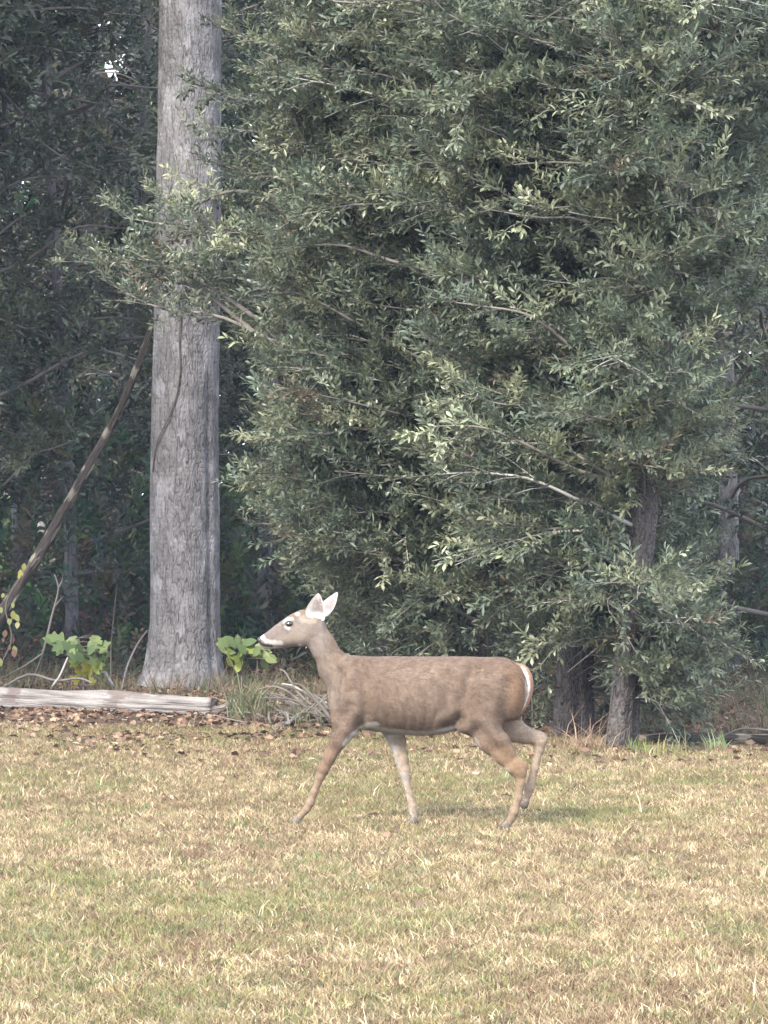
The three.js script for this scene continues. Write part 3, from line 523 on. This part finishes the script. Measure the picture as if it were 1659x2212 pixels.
function clump(name, label, px, py, n, len, spread, colors, seed, wid = 0.004, lean = 0.9) {
  const r = rng(seed), b = onGround(px, py), t = thing(name, label, 'grass clump', b);
  const geo = bladeTuft(seed, 1, 0.001, len, wid, lean), mats = colors.map(c => new THREE.MeshPhysicalMaterial({ color: new THREE.Color().setRGB(...c), roughness: 1, specularIntensity: 0.2, transmission: 0.3, thickness: 0, side: THREE.DoubleSide }));
  for (let i = 0; i < n; i++) { const o = part('blade', i % 3 ? geo : bladeTuft(seed + i, 1, 0.001, len * (0.7 + 0.5 * r()), wid, lean * (0.4 + r())), pick(r, mats), t); const a = r() * 6.283, d = spread * Math.sqrt(r()); o.position.set(Math.cos(a) * d, 0, Math.sin(a) * d * 0.6); o.rotation.y = r() * 6.283; const s = 0.6 + 0.7 * r(); o.scale.set(1, s, 1); }
}
clump('grass_clump', 'wispy grey green weed clump beside the broken end of the log', 545, 1556, 150, 0.42, 0.2, [[0.2, 0.23, 0.14], [0.14, 0.18, 0.1], [0.3, 0.31, 0.2], [0.24, 0.22, 0.14]], 611, 0.004, 0.9);
clump('grass_clump', 'fresh green grass tuft at the foot of the slim leaning oak', 1372, 1628, 30, 0.13, 0.08, [[0.19, 0.22, 0.09], [0.15, 0.19, 0.075]], 612, 0.006, 0.6);
clump('grass_clump', 'yellowish grass tuft on the lawn edge beyond the slim leaning oak', 1440, 1632, 60, 0.14, 0.16, [[0.27, 0.26, 0.12], [0.21, 0.22, 0.1]], 613, 0.005, 0.9);
clump('grass_clump', 'small pale green weed tuft in front of the dark rotting log', 1545, 1625, 26, 0.18, 0.07, [[0.3, 0.34, 0.2], [0.22, 0.28, 0.14]], 614, 0.006, 0.5);
clump('grass_clump', 'dry grass stems standing between the two dark oak trunks', 1265, 1622, 70, 0.3, 0.2, [[0.32, 0.24, 0.18], [0.4, 0.3, 0.22], [0.24, 0.16, 0.12]], 615, 0.004, 0.6);

// ------------------------------------------------------------------ the deer
{
  // profile drawn in millimetres: X to the right, Y downwards, z towards the camera
  const spl = (tb, k) => { const n = tb.length; return x => { if (x <= tb[0][0]) return tb[0][k]; if (x >= tb[n - 1][0]) return tb[n - 1][k]; let i = 0; while (x > tb[i + 1][0]) i++; const h = tb[i + 1][0] - tb[i][0], t = (x - tb[i][0]) / h, sl = (a, b) => (tb[b][k] - tb[a][k]) / (tb[b][0] - tb[a][0]), m0 = i ? sl(i - 1, i + 1) : sl(i, i + 1), m1 = i < n - 2 ? sl(i, i + 2) : sl(i, i + 1); const t2 = t * t, t3 = t2 * t; return (2 * t3 - 3 * t2 + 1) * tb[i][k] + (t3 - 2 * t2 + t) * h * m0 + (3 * t2 - 2 * t3) * tb[i + 1][k] + (t3 - t2) * h * m1; }; };
  const body = [[478, 600, 730, 40], [500, 545, 775, 70], [540, 482, 795, 92], [590, 442, 806, 108], [650, 431, 814, 124], [750, 426, 828, 146], [850, 425, 838, 160], [950, 425, 843, 165], [1050, 424, 836, 161], [1150, 423, 812, 148], [1230, 424, 784, 138], [1320, 429, 775, 136], [1400, 441, 760, 130], [1460, 462, 745, 112], [1500, 492, 722, 84], [1528, 540, 670, 45]];
  const head = [[88, 331, 366, 15], [104, 318, 385, 24], [130, 300, 391, 30], [165, 272, 390, 34], [200, 247, 387, 40], [240, 218, 382, 50], [280, 196, 378, 60], [320, 181, 374, 64], [360, 184, 366, 62], [400, 200, 340, 52], [430, 230, 310, 36]];
  const sect = (tb) => { const a = spl(tb, 1), b = spl(tb, 2), c = spl(tb, 3), x0 = tb[0][0], x1 = tb[tb.length - 1][0]; return (X, Y, z) => { const x = clamp(X, x0, x1), t = a(x), bo = b(x), w = c(x), cy = (t + bo) / 2, h = (bo - t) / 2, q = Math.sqrt(((Y - cy) / h) ** 2 + (z / w) ** 2), d = (q - 1) * Math.min(h, w), o = X - x; return o ? Math.sqrt(Math.max(d, 0) ** 2 + o * o) + Math.min(d, 0) * 0.2 : d; }; };
  const fBody = sect(body), fHead = sect(head);
  const cap = (p, a, ra, b, rb, zs = 1) => { const bx = b[0] - a[0], by = b[1] - a[1], bz = b[2] - a[2], px = p[0] - a[0], py = p[1] - a[1], pz = p[2] - a[2], h = clamp((px * bx + py * by + pz * bz) / (bx * bx + by * by + bz * bz)), dx = px - h * bx, dy = py - h * by, dz = (pz - h * bz) / zs; return (Math.sqrt(dx * dx + dy * dy + dz * dz) - lerp(ra, rb, h)) * Math.min(1, zs); };
  const smin = (a, b, k) => { const h = Math.max(k - Math.abs(a - b), 0) / k; return Math.min(a, b) - h * h * k * 0.25; };
  const ell = (X, Y, z, cx, cy, cz, rx, ry, rz, rot = 0) => { const c = Math.cos(rot), s = Math.sin(rot), dx = X - cx, dy = Y - cy, u = (dx * c + dy * s) / rx, v = (-dx * s + dy * c) / ry, w = (z - cz) / rz; return (Math.sqrt(u * u + v * v + w * w) - 1) * Math.min(rx, ry, rz); };
  // joints: [X, Y, z], radius, width factor across
  const legs = {
    nearFore: [[600, 700, 78, 92, 0.55], [575, 780, 84, 66, 0.62], [535, 860, 84, 50, 0.7], [482, 955, 82, 35, 0.85], [452, 1012, 80, 32, 0.9], [436, 1050, 80, 23, 0.9], [402, 1125, 78, 19, 0.9], [380, 1182, 77, 22, 0.9], [362, 1215, 77, 19, 0.95], [322, 1258, 77, 20, 1]],
    farFore: [[740, 700, -78, 90, 0.55], [790, 800, -80, 64, 0.62], [818, 880, -80, 48, 0.7], [845, 970, -78, 35, 0.85], [861, 1030, -76, 31, 0.9], [868, 1065, -76, 22, 0.9], [886, 1140, -75, 18.5, 0.9], [902, 1205, -75, 22, 0.9], [908, 1235, -75, 19, 0.95], [914, 1272, -75, 20, 1]],
    nearHind: [[1370, 590, 75, 140, 0.5], [1305, 740, 88, 104, 0.58], [1350, 845, 92, 80, 0.6], [1415, 920, 92, 56, 0.66], [1470, 985, 90, 40, 0.8], [1500, 1020, 90, 34, 0.85], [1503, 1062, 90, 26, 0.85], [1490, 1140, 90, 21, 0.9], [1468, 1212, 90, 25, 0.9], [1456, 1244, 90, 20, 0.95], [1440, 1272, 90, 20, 1]],
    farHind: [[1370, 600, -75, 130, 0.5], [1350, 730, -88, 95, 0.58], [1430, 800, -90, 66, 0.6], [1500, 835, -88, 46, 0.7], [1562, 852, -86, 38, 0.8], [1584, 872, -86, 32, 0.85], [1581, 910, -86, 25, 0.85], [1556, 1015, -85, 20, 0.9], [1528, 1118, -84, 24, 0.9], [1517, 1154, -84, 19, 0.95], [1508, 1188, -84, 20, 1]],
  };
  for (const k of ['nearFore', 'farFore', 'nearHind']) for (const j of legs[k]) j[1] += 18 * sstep(850, 1200, j[1]);
  for (const l of Object.values(legs)) l.forEach((j, i) => { if (i) j[3] *= 0.92; });
  const L = Object.values(legs), boxes = L.map(l => [Math.min(...l.map(j => j[0] - j[3])) - 60, Math.max(...l.map(j => j[0] + j[3])) + 60, Math.min(...l.map(j => j[1] - j[3])) - 60, Math.max(...l.map(j => j[1] + j[3])) + 60]);
  const legD = (l, p) => { let d = 1e9; for (let i = 0; i < l.length - 1; i++) d = smin(d, cap(p, l[i], l[i][3], l[i + 1], l[i + 1][3], (l[i][4] + l[i + 1][4]) / 2), 14); return d; };
  const polyD = (X, Y, pl) => { let m = 1e9; for (let i = 0; i < pl.length - 1; i++) { const [ax, ay] = pl[i], [bx, by] = pl[i + 1], h = clamp(((X - ax) * (bx - ax) + (Y - ay) * (by - ay)) / ((bx - ax) ** 2 + (by - ay) ** 2)); m = Math.min(m, Math.hypot(X - ax - h * (bx - ax), Y - ay - h * (by - ay))); } return m; };
  const field = (X, Y, z) => {
    const p = [X, Y, z];
    let d = fBody(X, Y, z);
    if (X < 760) { // neck
      let n = cap(p, [585, 590, 0], 118, [500, 495, 0], 82, 0.66); n = smin(n, cap(p, [500, 495, 0], 82, [432, 370, 0], 62, 0.72), 30); n = smin(n, cap(p, [432, 370, 0], 62, [385, 275, 0], 59, 0.8), 30);
      d = smin(d, n, 55);
      if (Y < 460) { let h = fHead(X, Y, z); h = smin(h, ell(X, Y, Math.abs(z), 262, 236, 44, 36, 15, 16, -0.4), 18); h = smin(h, ell(X, Y, Math.abs(z), 322, 318, 34, 50, 46, 26), 24); h = -smin(-h, ell(X, Y, Math.abs(z), 262, 255, 62, 17, 11, 14, -0.15), 6); d = smin(d, h, 26); }
    }
    d = smin(d, ell(X, Y, Math.abs(z), 605, 620, 62, 95, 165, 62, 0.28), 45);     // shoulders
    d = smin(d, ell(X, Y, Math.abs(z), 1385, 590, 72, 125, 150, 68, -0.2), 50);   // haunches
    d = smin(d, ell(X, Y, Math.abs(z), 1235, 720, 92, 70, 90, 45, 0.5), 45);      // flank fold
    for (let i = 0; i < 4; i++) { const b = boxes[i]; if (X > b[0] && X < b[1] && Y > b[2] && Y < b[3]) d = smin(d, legD(L[i], p), 30); }
    if (X > 1440 && Y > 780) { d = smin(d, ell(X, Y, z, 1521, 994, 90, 20, 26, 13, 0.5), 16); d = smin(d, ell(X, Y, z, 1600, 848, -86, 22, 22, 13), 16); }
    return Math.abs(d) < 30 ? d + relief(X, Y, z) : d;
  };
  const creases = [[[640, 470], [695, 600], [675, 720], [640, 790]], [[548, 520], [515, 610], [528, 710]], [[1250, 500], [1215, 620], [1185, 735]], [[1110, 800], [1190, 745]], [[1445, 560], [1425, 700], [1405, 800]], [[600, 690], [560, 760]], [[1290, 800], [1370, 880], [1450, 960]]];
  const relief = (X, Y, z) => { if (Math.abs(z) < 45) return 0; let d = 0; creases.forEach((c, i) => { const q = polyD(X, Y, c); if (q < 110) d += [6, 5, 5, 7, 3.5, 6, 6][i] * Math.exp(-((q / 30) ** 2)) - 3 * Math.exp(-(((q - 56) / 28) ** 2)); });
    d += 9 * Math.exp(-(((X - 1130) / 75) ** 2 + ((Y - 640) / 110) ** 2)) - 5 * Math.exp(-(((X - 860) / 130) ** 2 + ((Y - 640) / 120) ** 2)) - 4 * Math.exp(-(((X - 1330) / 60) ** 2 + ((Y - 560) / 60) ** 2)) + 5 * Math.exp(-(((X - 1290) / 50) ** 2 + ((Y - 490) / 40) ** 2)); for (let q = 0; q < 6; q++) d += 1.3 * Math.exp(-((polyD(X, Y, [[770 + q * 55, 560], [810 + q * 52, 700], [800 + q * 48, 790]]) / 12) ** 2)); return 1.6 * d * sstep(45, 75, Math.abs(z)); };
  // surface nets on a sparse grid
  const cell = 5, o0 = [60, 150, -205], nx = 320, ny = 244, nz = 83, N = nx * ny * nz, val = new Float32Array(N), id = (i, j, k) => (k * ny + j) * nx + i, B = 5;
  val.fill(50);
  for (let k = 0; k < nz; k += B) for (let j = 0; j < ny; j += B) for (let i = 0; i < nx; i += B) {
    const c = field(o0[0] + (i + B / 2) * cell, o0[1] + (j + B / 2) * cell, o0[2] + (k + B / 2) * cell), close = Math.abs(c) < B * cell * 1.35;
    for (let c2 = k; c2 < Math.min(nz, k + B); c2++) for (let b2 = j; b2 < Math.min(ny, j + B); b2++) for (let a2 = i; a2 < Math.min(nx, i + B); a2++) val[id(a2, b2, c2)] = close ? field(o0[0] + a2 * cell, o0[1] + b2 * cell, o0[2] + c2 * cell) : c;
  }
  const vid = new Int32Array(N).fill(-1), vp = [];
  const E = []; for (let a = 0; a < 8; a++) for (const bit of [1, 2, 4]) if (!(a & bit)) E.push([a, a | bit]);
  for (let k = 0; k < nz - 1; k++) for (let j = 0; j < ny - 1; j++) for (let i = 0; i < nx - 1; i++) {
    const c = []; let neg = 0; for (let a = 0; a < 8; a++) { const v = val[id(i + (a & 1), j + ((a >> 1) & 1), k + (a >> 2))]; c.push(v); if (v < 0) neg++; }
    if (!neg || neg === 8) continue;
    let sx = 0, sy = 0, sz = 0, n = 0;
    for (const [a, b] of E) if ((c[a] < 0) !== (c[b] < 0)) { const t = c[a] / (c[a] - c[b]); sx += lerp(a & 1, b & 1, t); sy += lerp((a >> 1) & 1, (b >> 1) & 1, t); sz += lerp(a >> 2, b >> 2, t); n++; }
    vid[id(i, j, k)] = vp.length; vp.push([o0[0] + (i + sx / n) * cell, o0[1] + (j + sy / n) * cell, o0[2] + (k + sz / n) * cell]);
  }
  const tri = [];
  for (let k = 1; k < nz - 1; k++) for (let j = 1; j < ny - 1; j++) for (let i = 1; i < nx - 1; i++) {
    const v0 = val[id(i, j, k)] < 0;
    const q = (a, b, c, d, f) => { if (a < 0 || b < 0 || c < 0 || d < 0) return; f ? tri.push(a, c, b, a, d, c) : tri.push(a, b, c, a, c, d); };
    if (v0 !== (val[id(i + 1, j, k)] < 0)) q(vid[id(i, j - 1, k - 1)], vid[id(i, j, k - 1)], vid[id(i, j, k)], vid[id(i, j - 1, k)], v0);
    if (v0 !== (val[id(i, j + 1, k)] < 0)) q(vid[id(i - 1, j, k - 1)], vid[id(i - 1, j, k)], vid[id(i, j, k)], vid[id(i, j, k - 1)], v0);
    if (v0 !== (val[id(i, j, k + 1)] < 0)) q(vid[id(i - 1, j - 1, k)], vid[id(i, j - 1, k)], vid[id(i, j, k)], vid[id(i - 1, j, k)], v0);
  }
  // coat colours
  const mixc = (a, b, t) => a.map((v, i) => lerp(v, b[i], t));
  const WHITE = [0.8, 0.765, 0.72], bt = spl(body, 1), bb = spl(body, 2);
  const coat = (X, Y, z, n) => {
    const nz1 = fbm(X * 0.02, Y * 0.02, z * 0.02, 3), nz2 = fbm(X * 0.07, Y * 0.09, z * 0.07 + 7, 2), j = (nz2 - 0.5) * 14;
    let c = mixc([0.27, 0.188, 0.138], [0.34, 0.246, 0.186], sstep(0.3, 0.7, nz1));
    c = mixc(c, [0.25, 0.165, 0.12], 0.7 * (1 - sstep(10, 75, Y - bt(clamp(X, 560, 1500)) + j)) * sstep(560, 700, X));           // rusty line along the back
    c = mixc(c, [0.36, 0.205, 0.115], 0.7 * sstep(1390, 1500, X + j) * (1 - sstep(690, 760, Y)));                             // rump
    c = mixc(c, [0.38, 0.305, 0.245], 0.8 * (1 - sstep(430, 560, X + (Y - 450) * -0.3)) * (Y < 700 ? 1 : 0));                  // neck
    // legs
    const low = sstep(800, 980, Y), onLeg = Y > 760 && !(Y < bb(X) + 4 && X > 700 && X < 1180);
    if (onLeg) {
      let bl = null, bd = 1e9, bc = 0, br = 1; for (const l of L) for (let i = 1; i < l.length - 1; i++) { const a = l[i], b = l[i + 1], h = clamp(((X - a[0]) * (b[0] - a[0]) + (Y - a[1]) * (b[1] - a[1])) / ((b[0] - a[0]) ** 2 + (b[1] - a[1]) ** 2)), d = Math.hypot(X - lerp(a[0], b[0], h), Y - lerp(a[1], b[1], h), (z - a[2]) * 1.0) - lerp(a[3], b[3], h) * 0.8; if (d < bd) { bd = d; bl = l; bc = a[2]; br = lerp(a[3] * a[4], b[3] * b[4], h); } }
      const inner = (bc - z) * Math.sign(bc) / br, hind = X > 1180;
      c = mixc(c, hind ? [0.38, 0.245, 0.15] : [0.36, 0.235, 0.16], low);
      c = mixc(c, [0.5, 0.37, 0.26], sstep(hind ? 1010 : 990, 1100, Y) * 0.75);
      c = mixc(c, [0.62, 0.49, 0.38], 0.85 * sstep(0.0, 0.45, inner + (nz2 - 0.5) * 0.5) * (1 - 0.35 * sstep(1050, 1150, Y)));
    }
    const wh = (d, a, b) => { c = mixc(c, WHITE, 1 - sstep(a, b, d + j * 0.6)); };
    if (X > 600 && X < 1250) { const v = Y - bb(X); c = mixc(c, WHITE, sstep(-40, -22, v + j) * sstep(0.0, 0.3, n[1]) * sstep(670, 730, X) * (1 - sstep(1120, 1200, X))); }
    if (z > 0) { wh(polyD(X, Y, [[735, 778], [690, 782], [650, 806], [610, 842], [572, 884]]), 9, 20); c = mixc(c, WHITE, sstep(0.3, 0.6, -n[0] + j * 0.01) * (1 - 0.5 * sstep(40, 130, z)) * sstep(1215, 1250, X) * sstep(812, 840, Y) * (1 - sstep(1020, 1050, Y)) * (X < 1470 ? 1 : 0)); }
    if (X < 460 && Y < 430) {   // face
      c = mixc(c, [0.36, 0.295, 0.26], 0.8); c = mixc(c, [0.29, 0.235, 0.215], 0.8 * (1 - sstep(30, 60, polyD(X, Y, [[120, 318], [170, 292], [225, 262]]))));
      c = mixc(c, [0.27, 0.165, 0.1], 0.75 * (1 - sstep(16, 40, polyD(X, Y, [[270, 198], [320, 180], [380, 196]]))));
      c = mixc(c, [0.47, 0.38, 0.31], 0.7 * (1 - sstep(10, 34, polyD(X, Y, [[180, 352], [240, 335], [310, 322], [350, 300]]))));
      const sd = Math.abs(z) > 14;
      if (sd) { c = mixc(c, WHITE, 0.8 * (1 - sstep(6, 14, Math.min(polyD(X, Y, [[232, 246], [250, 232], [278, 230]]), polyD(X, Y, [[240, 268], [258, 277]]))))); c = mixc(c, [0.06, 0.045, 0.04], 1 - sstep(0.85, 1.15, Math.hypot((X - 262) / 22, (Y - 255) / 15))); }
      wh(polyD(X, Y, [[104, 320], [128, 346], [165, 354], [212, 356]]), 8, 15);
      c = mixc(c, WHITE, 0.85 * sstep(376, 384, Y + j * 0.3) * (1 - sstep(170, 300, X)));
      c = mixc(c, WHITE, 0.7 * (1 - sstep(10, 18, Math.hypot(X - 302, (Y - 203) * 1.4)))); c = mixc(c, [0.55, 0.47, 0.38], 0.8 * (1 - sstep(12, 30, polyD(X, Y, [[335, 228], [392, 232]]))));
      c = mixc(c, [0.05, 0.045, 0.045], 1 - sstep(5, 10, polyD(X, Y, [[86, 342], [104, 364], [130, 372], [160, 374]])));
    }
    wh(polyD(X, Y, [[318, 378], [342, 392], [352, 418]]), 12, 22);
    if (X > 1460) c = mixc(c, WHITE, sstep(0.92, 0.98, n[0]) * sstep(520, 560, Y) * (1 - sstep(770, 800, Y)));
    const k = 0.225 + 0.16 * fbm(X * 0.15, Y * 0.15, z * 0.15, 2) + 0.16 * fbm(X * 0.035, Y * 0.06, z * 0.05 + 3, 2) + 0.08 * hash3(Math.round(X), Math.round(Y), Math.round(z));
    return c.map(v => v * k);
  };
  const YAW = 0.17, cx = 900, pos = [], nor = [], col = [];
  const map3 = (X, Y, z) => [(X - cx) / 1000, (1322 - Y) / 1000, z / 1000];
  const grad = (X, Y, z) => { const e = 4, gx = field(X + e, Y, z) - field(X - e, Y, z), g2_ = field(X, Y + e, z) - field(X, Y - e, z), gz = field(X, Y, z + e) - field(X, Y, z - e), l = Math.hypot(gx, g2_, gz) || 1; return [gx / l, g2_ / l, gz / l]; };
  const ns = vp.map(p => grad(...p)), cs = vp.map((p, i) => coat(...p, ns[i]));
  vp.forEach((p, i) => { pos.push(...map3(...p)); nor.push(ns[i][0], -ns[i][1], ns[i][2]); col.push(...cs[i]); });
  const g = new THREE.BufferGeometry(); g.setAttribute('position', new THREE.Float32BufferAttribute(pos, 3)); g.setAttribute('normal', new THREE.Float32BufferAttribute(nor, 3)); g.setAttribute('color', new THREE.Float32BufferAttribute(col, 3)); g.setIndex(tri);
  const at = P(517.6 + 0.408 * cx, 1106, 16.9); at.y = 0;
  const D = thing('deer', 'grey brown doe walking across the lawn with one hind leg lifted', 'deer', at); D.rotation.y = -YAW; D.scale.setScalar(16.9 / 17.1); D.position.y = gy(at.x, at.z);
  const furMat = new THREE.MeshPhysicalMaterial({ vertexColors: true, roughness: 0.95, sheen: 0.25, sheenRoughness: 0.6, sheenColor: new THREE.Color(0.9, 0.85, 0.8) });
  const bodyMesh = part('body', g, furMat, D);
  { // short hair lying back over the body
    const r = rng(4242), hp = [], hc = [], hi = [], hn = [];
    for (let n = 0; n < 90000; n++) {
      const t = Math.floor(r() * tri.length / 3) * 3, ia = tri[t], ib = tri[t + 1], ic = tri[t + 2]; let u = r(), v = r(); if (u + v > 1) { u = 1 - u; v = 1 - v; }
      const p = [0, 1, 2].map(q => vp[ia][q] * (1 - u - v) + vp[ib][q] * u + vp[ic][q] * v), nn = ns[ia]; if (p[1] > 1290) continue;
      const face = p[0] < 440 && p[1] < 420; let f = face ? [1, -0.1, 0] : p[1] > 860 ? [0.15, 1, 0] : p[0] < 560 && p[1] < 600 ? [0.5, 1, 0] : [1, 0.35, 0];
      if (Math.hypot(p[0] - 262, p[1] - 255) < 32 || p[0] < 112) continue;
      const dt = f[0] * nn[0] + f[1] * nn[1] + f[2] * nn[2]; f = f.map((x, q) => x - dt * nn[q] + (r() - .5) * 0.5); const fl = Math.hypot(...f) || 1; f = f.map(x => x / fl);
      const ln = (face || p[1] > 900 ? 6 : 14) * (0.6 + 0.7 * r()), w = (face ? 0.8 : 1.1), lift = 0.16 + 0.2 * r(), s = [f[1] * nn[2] - f[2] * nn[1], f[2] * nn[0] - f[0] * nn[2], f[0] * nn[1] - f[1] * nn[0]];
      const b = hp.length / 3, k = 0.76 + 0.52 * r(), c = cs[ia].map(x => x * k);
      for (const sg of [-1, 1]) hp.push(...map3(p[0] + s[0] * w * sg, p[1] + s[1] * w * sg, p[2] + s[2] * w * sg)); hp.push(...map3(...p.map((x, q) => x + f[q] * ln + nn[q] * ln * lift)));
      hc.push(...c, ...c, ...c); for (let q = 0; q < 3; q++) hn.push(nn[0], -nn[1], nn[2]); { const q = k => V(hp[(b + k) * 3], hp[(b + k) * 3 + 1], hp[(b + k) * 3 + 2]), fn = q(1).sub(q(0)).cross(q(2).sub(q(0))); fn.x * nn[0] - fn.y * nn[1] + fn.z * nn[2] > 0 ? hi.push(b, b + 1, b + 2) : hi.push(b, b + 2, b + 1); };
    }
    const hg = new THREE.BufferGeometry(); hg.setAttribute('position', new THREE.Float32BufferAttribute(hp, 3)); hg.setAttribute('color', new THREE.Float32BufferAttribute(hc, 3)); hg.setAttribute('normal', new THREE.Float32BufferAttribute(hn, 3)); hg.setIndex(hi);
    const f = part('hair', hg, new THREE.MeshStandardMaterial({ vertexColors: true, roughness: 1, side: THREE.DoubleSide }), D); f.userData.kind = 'stuff';
  }
  const v3 = a => V(...map3(...a));
  // ears: cupped leaves
  const ear = (base, tip, face, w, cup, pale) => {
    const b = v3(base), dir = v3(tip).sub(b), Ln = dir.length(), m = frame(dir, V(...face)), ps = [], cl = [], ix = [], nu = 16, nv = 12;
    for (const back of [0, 1]) for (let i = 0; i <= nu; i++) for (let j = 0; j <= nv; j++) {
      const t = i / nu, s = j / nv * 2 - 1, ww = w * (0.42 * (1 - t) ** 2 + Math.sin(Math.PI * Math.pow(t, 0.85)) ** 0.6 * 0.86 + 0.02) * (1 - 0.05 * t), ang = s * cup * (1.25 - 0.65 * t), thick = (back ? -0.004 : 0) * (1 - Math.abs(s)) * (1 - t);
      const p = V(Math.sin(ang) / Math.sin(Math.min(1.5, cup)) * ww, t * Ln, (1 - Math.cos(ang)) * ww * 1.1 + thick + 0.012 * t * t).applyMatrix4(m).add(b); ps.push(p.x, p.y, p.z);
      const nn = fbm(i * 0.9, j * 0.7, back * 9, 2), rim = Math.max(sstep(0.3, 0.85, Math.abs(s)), 1 - sstep(0.08, 0.35, t), sstep(0.72, 0.92, t)), c = back ? mixc([0.19, 0.145, 0.12], [0.24, 0.19, 0.16], nn) : mixc([0.2, 0.17, 0.165], [0.55 * pale, 0.52 * pale, 0.5 * pale], clamp(rim + 0.5 * sstep(0.5, 0.8, nn)));
      cl.push(...c);
    }
    for (const back of [0, 1]) for (let i = 0; i < nu; i++) for (let j = 0; j < nv; j++) { const a = back * (nu + 1) * (nv + 1) + i * (nv + 1) + j, c = a + nv + 1; back ? ix.push(a, c, a + 1, a + 1, c, c + 1) : ix.push(a, a + 1, c, a + 1, c + 1, c); }
    const eg = new THREE.BufferGeometry(); eg.setAttribute('position', new THREE.Float32BufferAttribute(ps, 3)); eg.setAttribute('color', new THREE.Float32BufferAttribute(cl, 3)); eg.setIndex(ix); eg.computeVertexNormals();
    part('ear', eg, new THREE.MeshPhysicalMaterial({ vertexColors: true, roughness: 1, transmission: 0.15, thickness: 0, side: THREE.DoubleSide }), D);
  };
  ear([418, 226, 40], [430, 86, 78], [-0.3, 0.1, 1], 0.057, 1.05, 1);
  ear([440, 215, -30], [506, 92, -66], [-0.5, 0.15, 0.85], 0.046, 1.0, 0.66);
  // eyes, nose
  for (const s of [1, -1]) { const e = new THREE.SphereGeometry(1, 24, 16); e.scale(0.0195, 0.0135, 0.012); const o = part('eye', e, new THREE.MeshPhysicalMaterial({ color: new THREE.Color(0.008, 0.006, 0.006), roughness: 0.08, clearcoat: 1, clearcoatRoughness: 0.03 }), D); o.position.copy(v3([262, 255, s * 51])); o.rotation.set(0, s * 0.15, 0.12); }
  { const ng = new THREE.SphereGeometry(1, 24, 18), a = ng.attributes.position; for (let i = 0; i < a.count; i++) { let x = a.getX(i), y = a.getY(i), z = a.getZ(i); const nostril = 1 - 0.35 * Math.exp(-(((Math.abs(z) - 0.6) ** 2) * 14 + (y + 0.05) ** 2 * 10)) * (x < 0 ? 1 : 0); a.setXYZ(i, x * 0.016 * nostril, y * 0.02 * nostril, z * 0.023); } ng.computeVertexNormals();
    const o = part('nose', ng, std([0.03, 0.028, 0.03], 0.45), D); o.position.copy(v3([95, 346, 0])); o.rotation.z = 0.5; }
  // tail: brown above, white fringe
  { const path = curvePts([[1462, 462, 0], [1508, 482, 4], [1534, 530, 12], [1538, 600, 22], [1518, 670, 34], [1488, 718, 46], [1462, 748, 52]].map(v3), 44), tg = tube(path, path.map((_, i) => { const t = i / 44; return 0.003 + 0.019 * Math.sin(Math.PI * Math.pow(clamp(t * 0.97 + 0.02), 0.8)); }), 24, (a, l) => 0.003 * (vnoise(Math.cos(a) * 4, Math.sin(a) * 4, l * 60) - 0.5));
    const a = tg.attributes.position, cl = []; for (let i = 0; i < a.count; i++) { const k = Math.min(44, Math.floor(i / 25)), c = path[k], tn = path[Math.min(44, k + 1)].clone().sub(path[Math.max(0, k - 1)]).normalize(), out = V(-tn.y, tn.x, 0), e = (a.getX(i) - c.x) * out.x + (a.getY(i) - c.y) * out.y, s = e / 0.022; a.setZ(i, c.z + (a.getZ(i) - c.z) * 1.7); const w = sstep(0.05, 0.45, -s + 0.5 + 0.3 * (vnoise(i * 0.37, k * 0.5) - 0.5)) * sstep(4, 9, k); cl.push(...mixc([0.17, 0.095, 0.06], [0.56, 0.545, 0.525], w)); }
    tg.setAttribute('color', new THREE.Float32BufferAttribute(cl, 3)); tg.computeVertexNormals(); part('tail', tg, new THREE.MeshStandardMaterial({ vertexColors: true, roughness: 0.95 }), D); }
  // cloven hooves
  const hoof = (p, tilt, s = 1) => { const toes = []; for (const z of [-1, 1]) { const tg = new THREE.SphereGeometry(1, 14, 10), a = tg.attributes.position; for (let i = 0; i < a.count; i++) { let x = a.getX(i), y = a.getY(i), q = a.getZ(i); const tp = 1 - 0.45 * clamp((y + 0.2)); a.setXYZ(i, (x * 0.03 * tp - 0.012 * (1 - (y + 1) / 2)) * s, Math.max(y, -0.75) * 0.03 * s, (q * 0.0125 * tp + z * 0.0125) * s); } toes.push(tg); } const gg = mergeGeometries(toes); gg.computeVertexNormals(); const o = part('hoof', gg, std([0.075, 0.06, 0.05], 0.5), D); o.position.copy(v3(p)); o.rotation.z = tilt; };
  hoof([310, 1299, 77], -0.05); hoof([912, 1300, -75], -0.05); hoof([1432, 1300, 90], -0.05); hoof([1502, 1206, -84], -0.8);
}

scene.fog = new THREE.FogExp2(0xbcd2ff, 0.00042);      // faint blue haze
renderer.render(scene, camera);
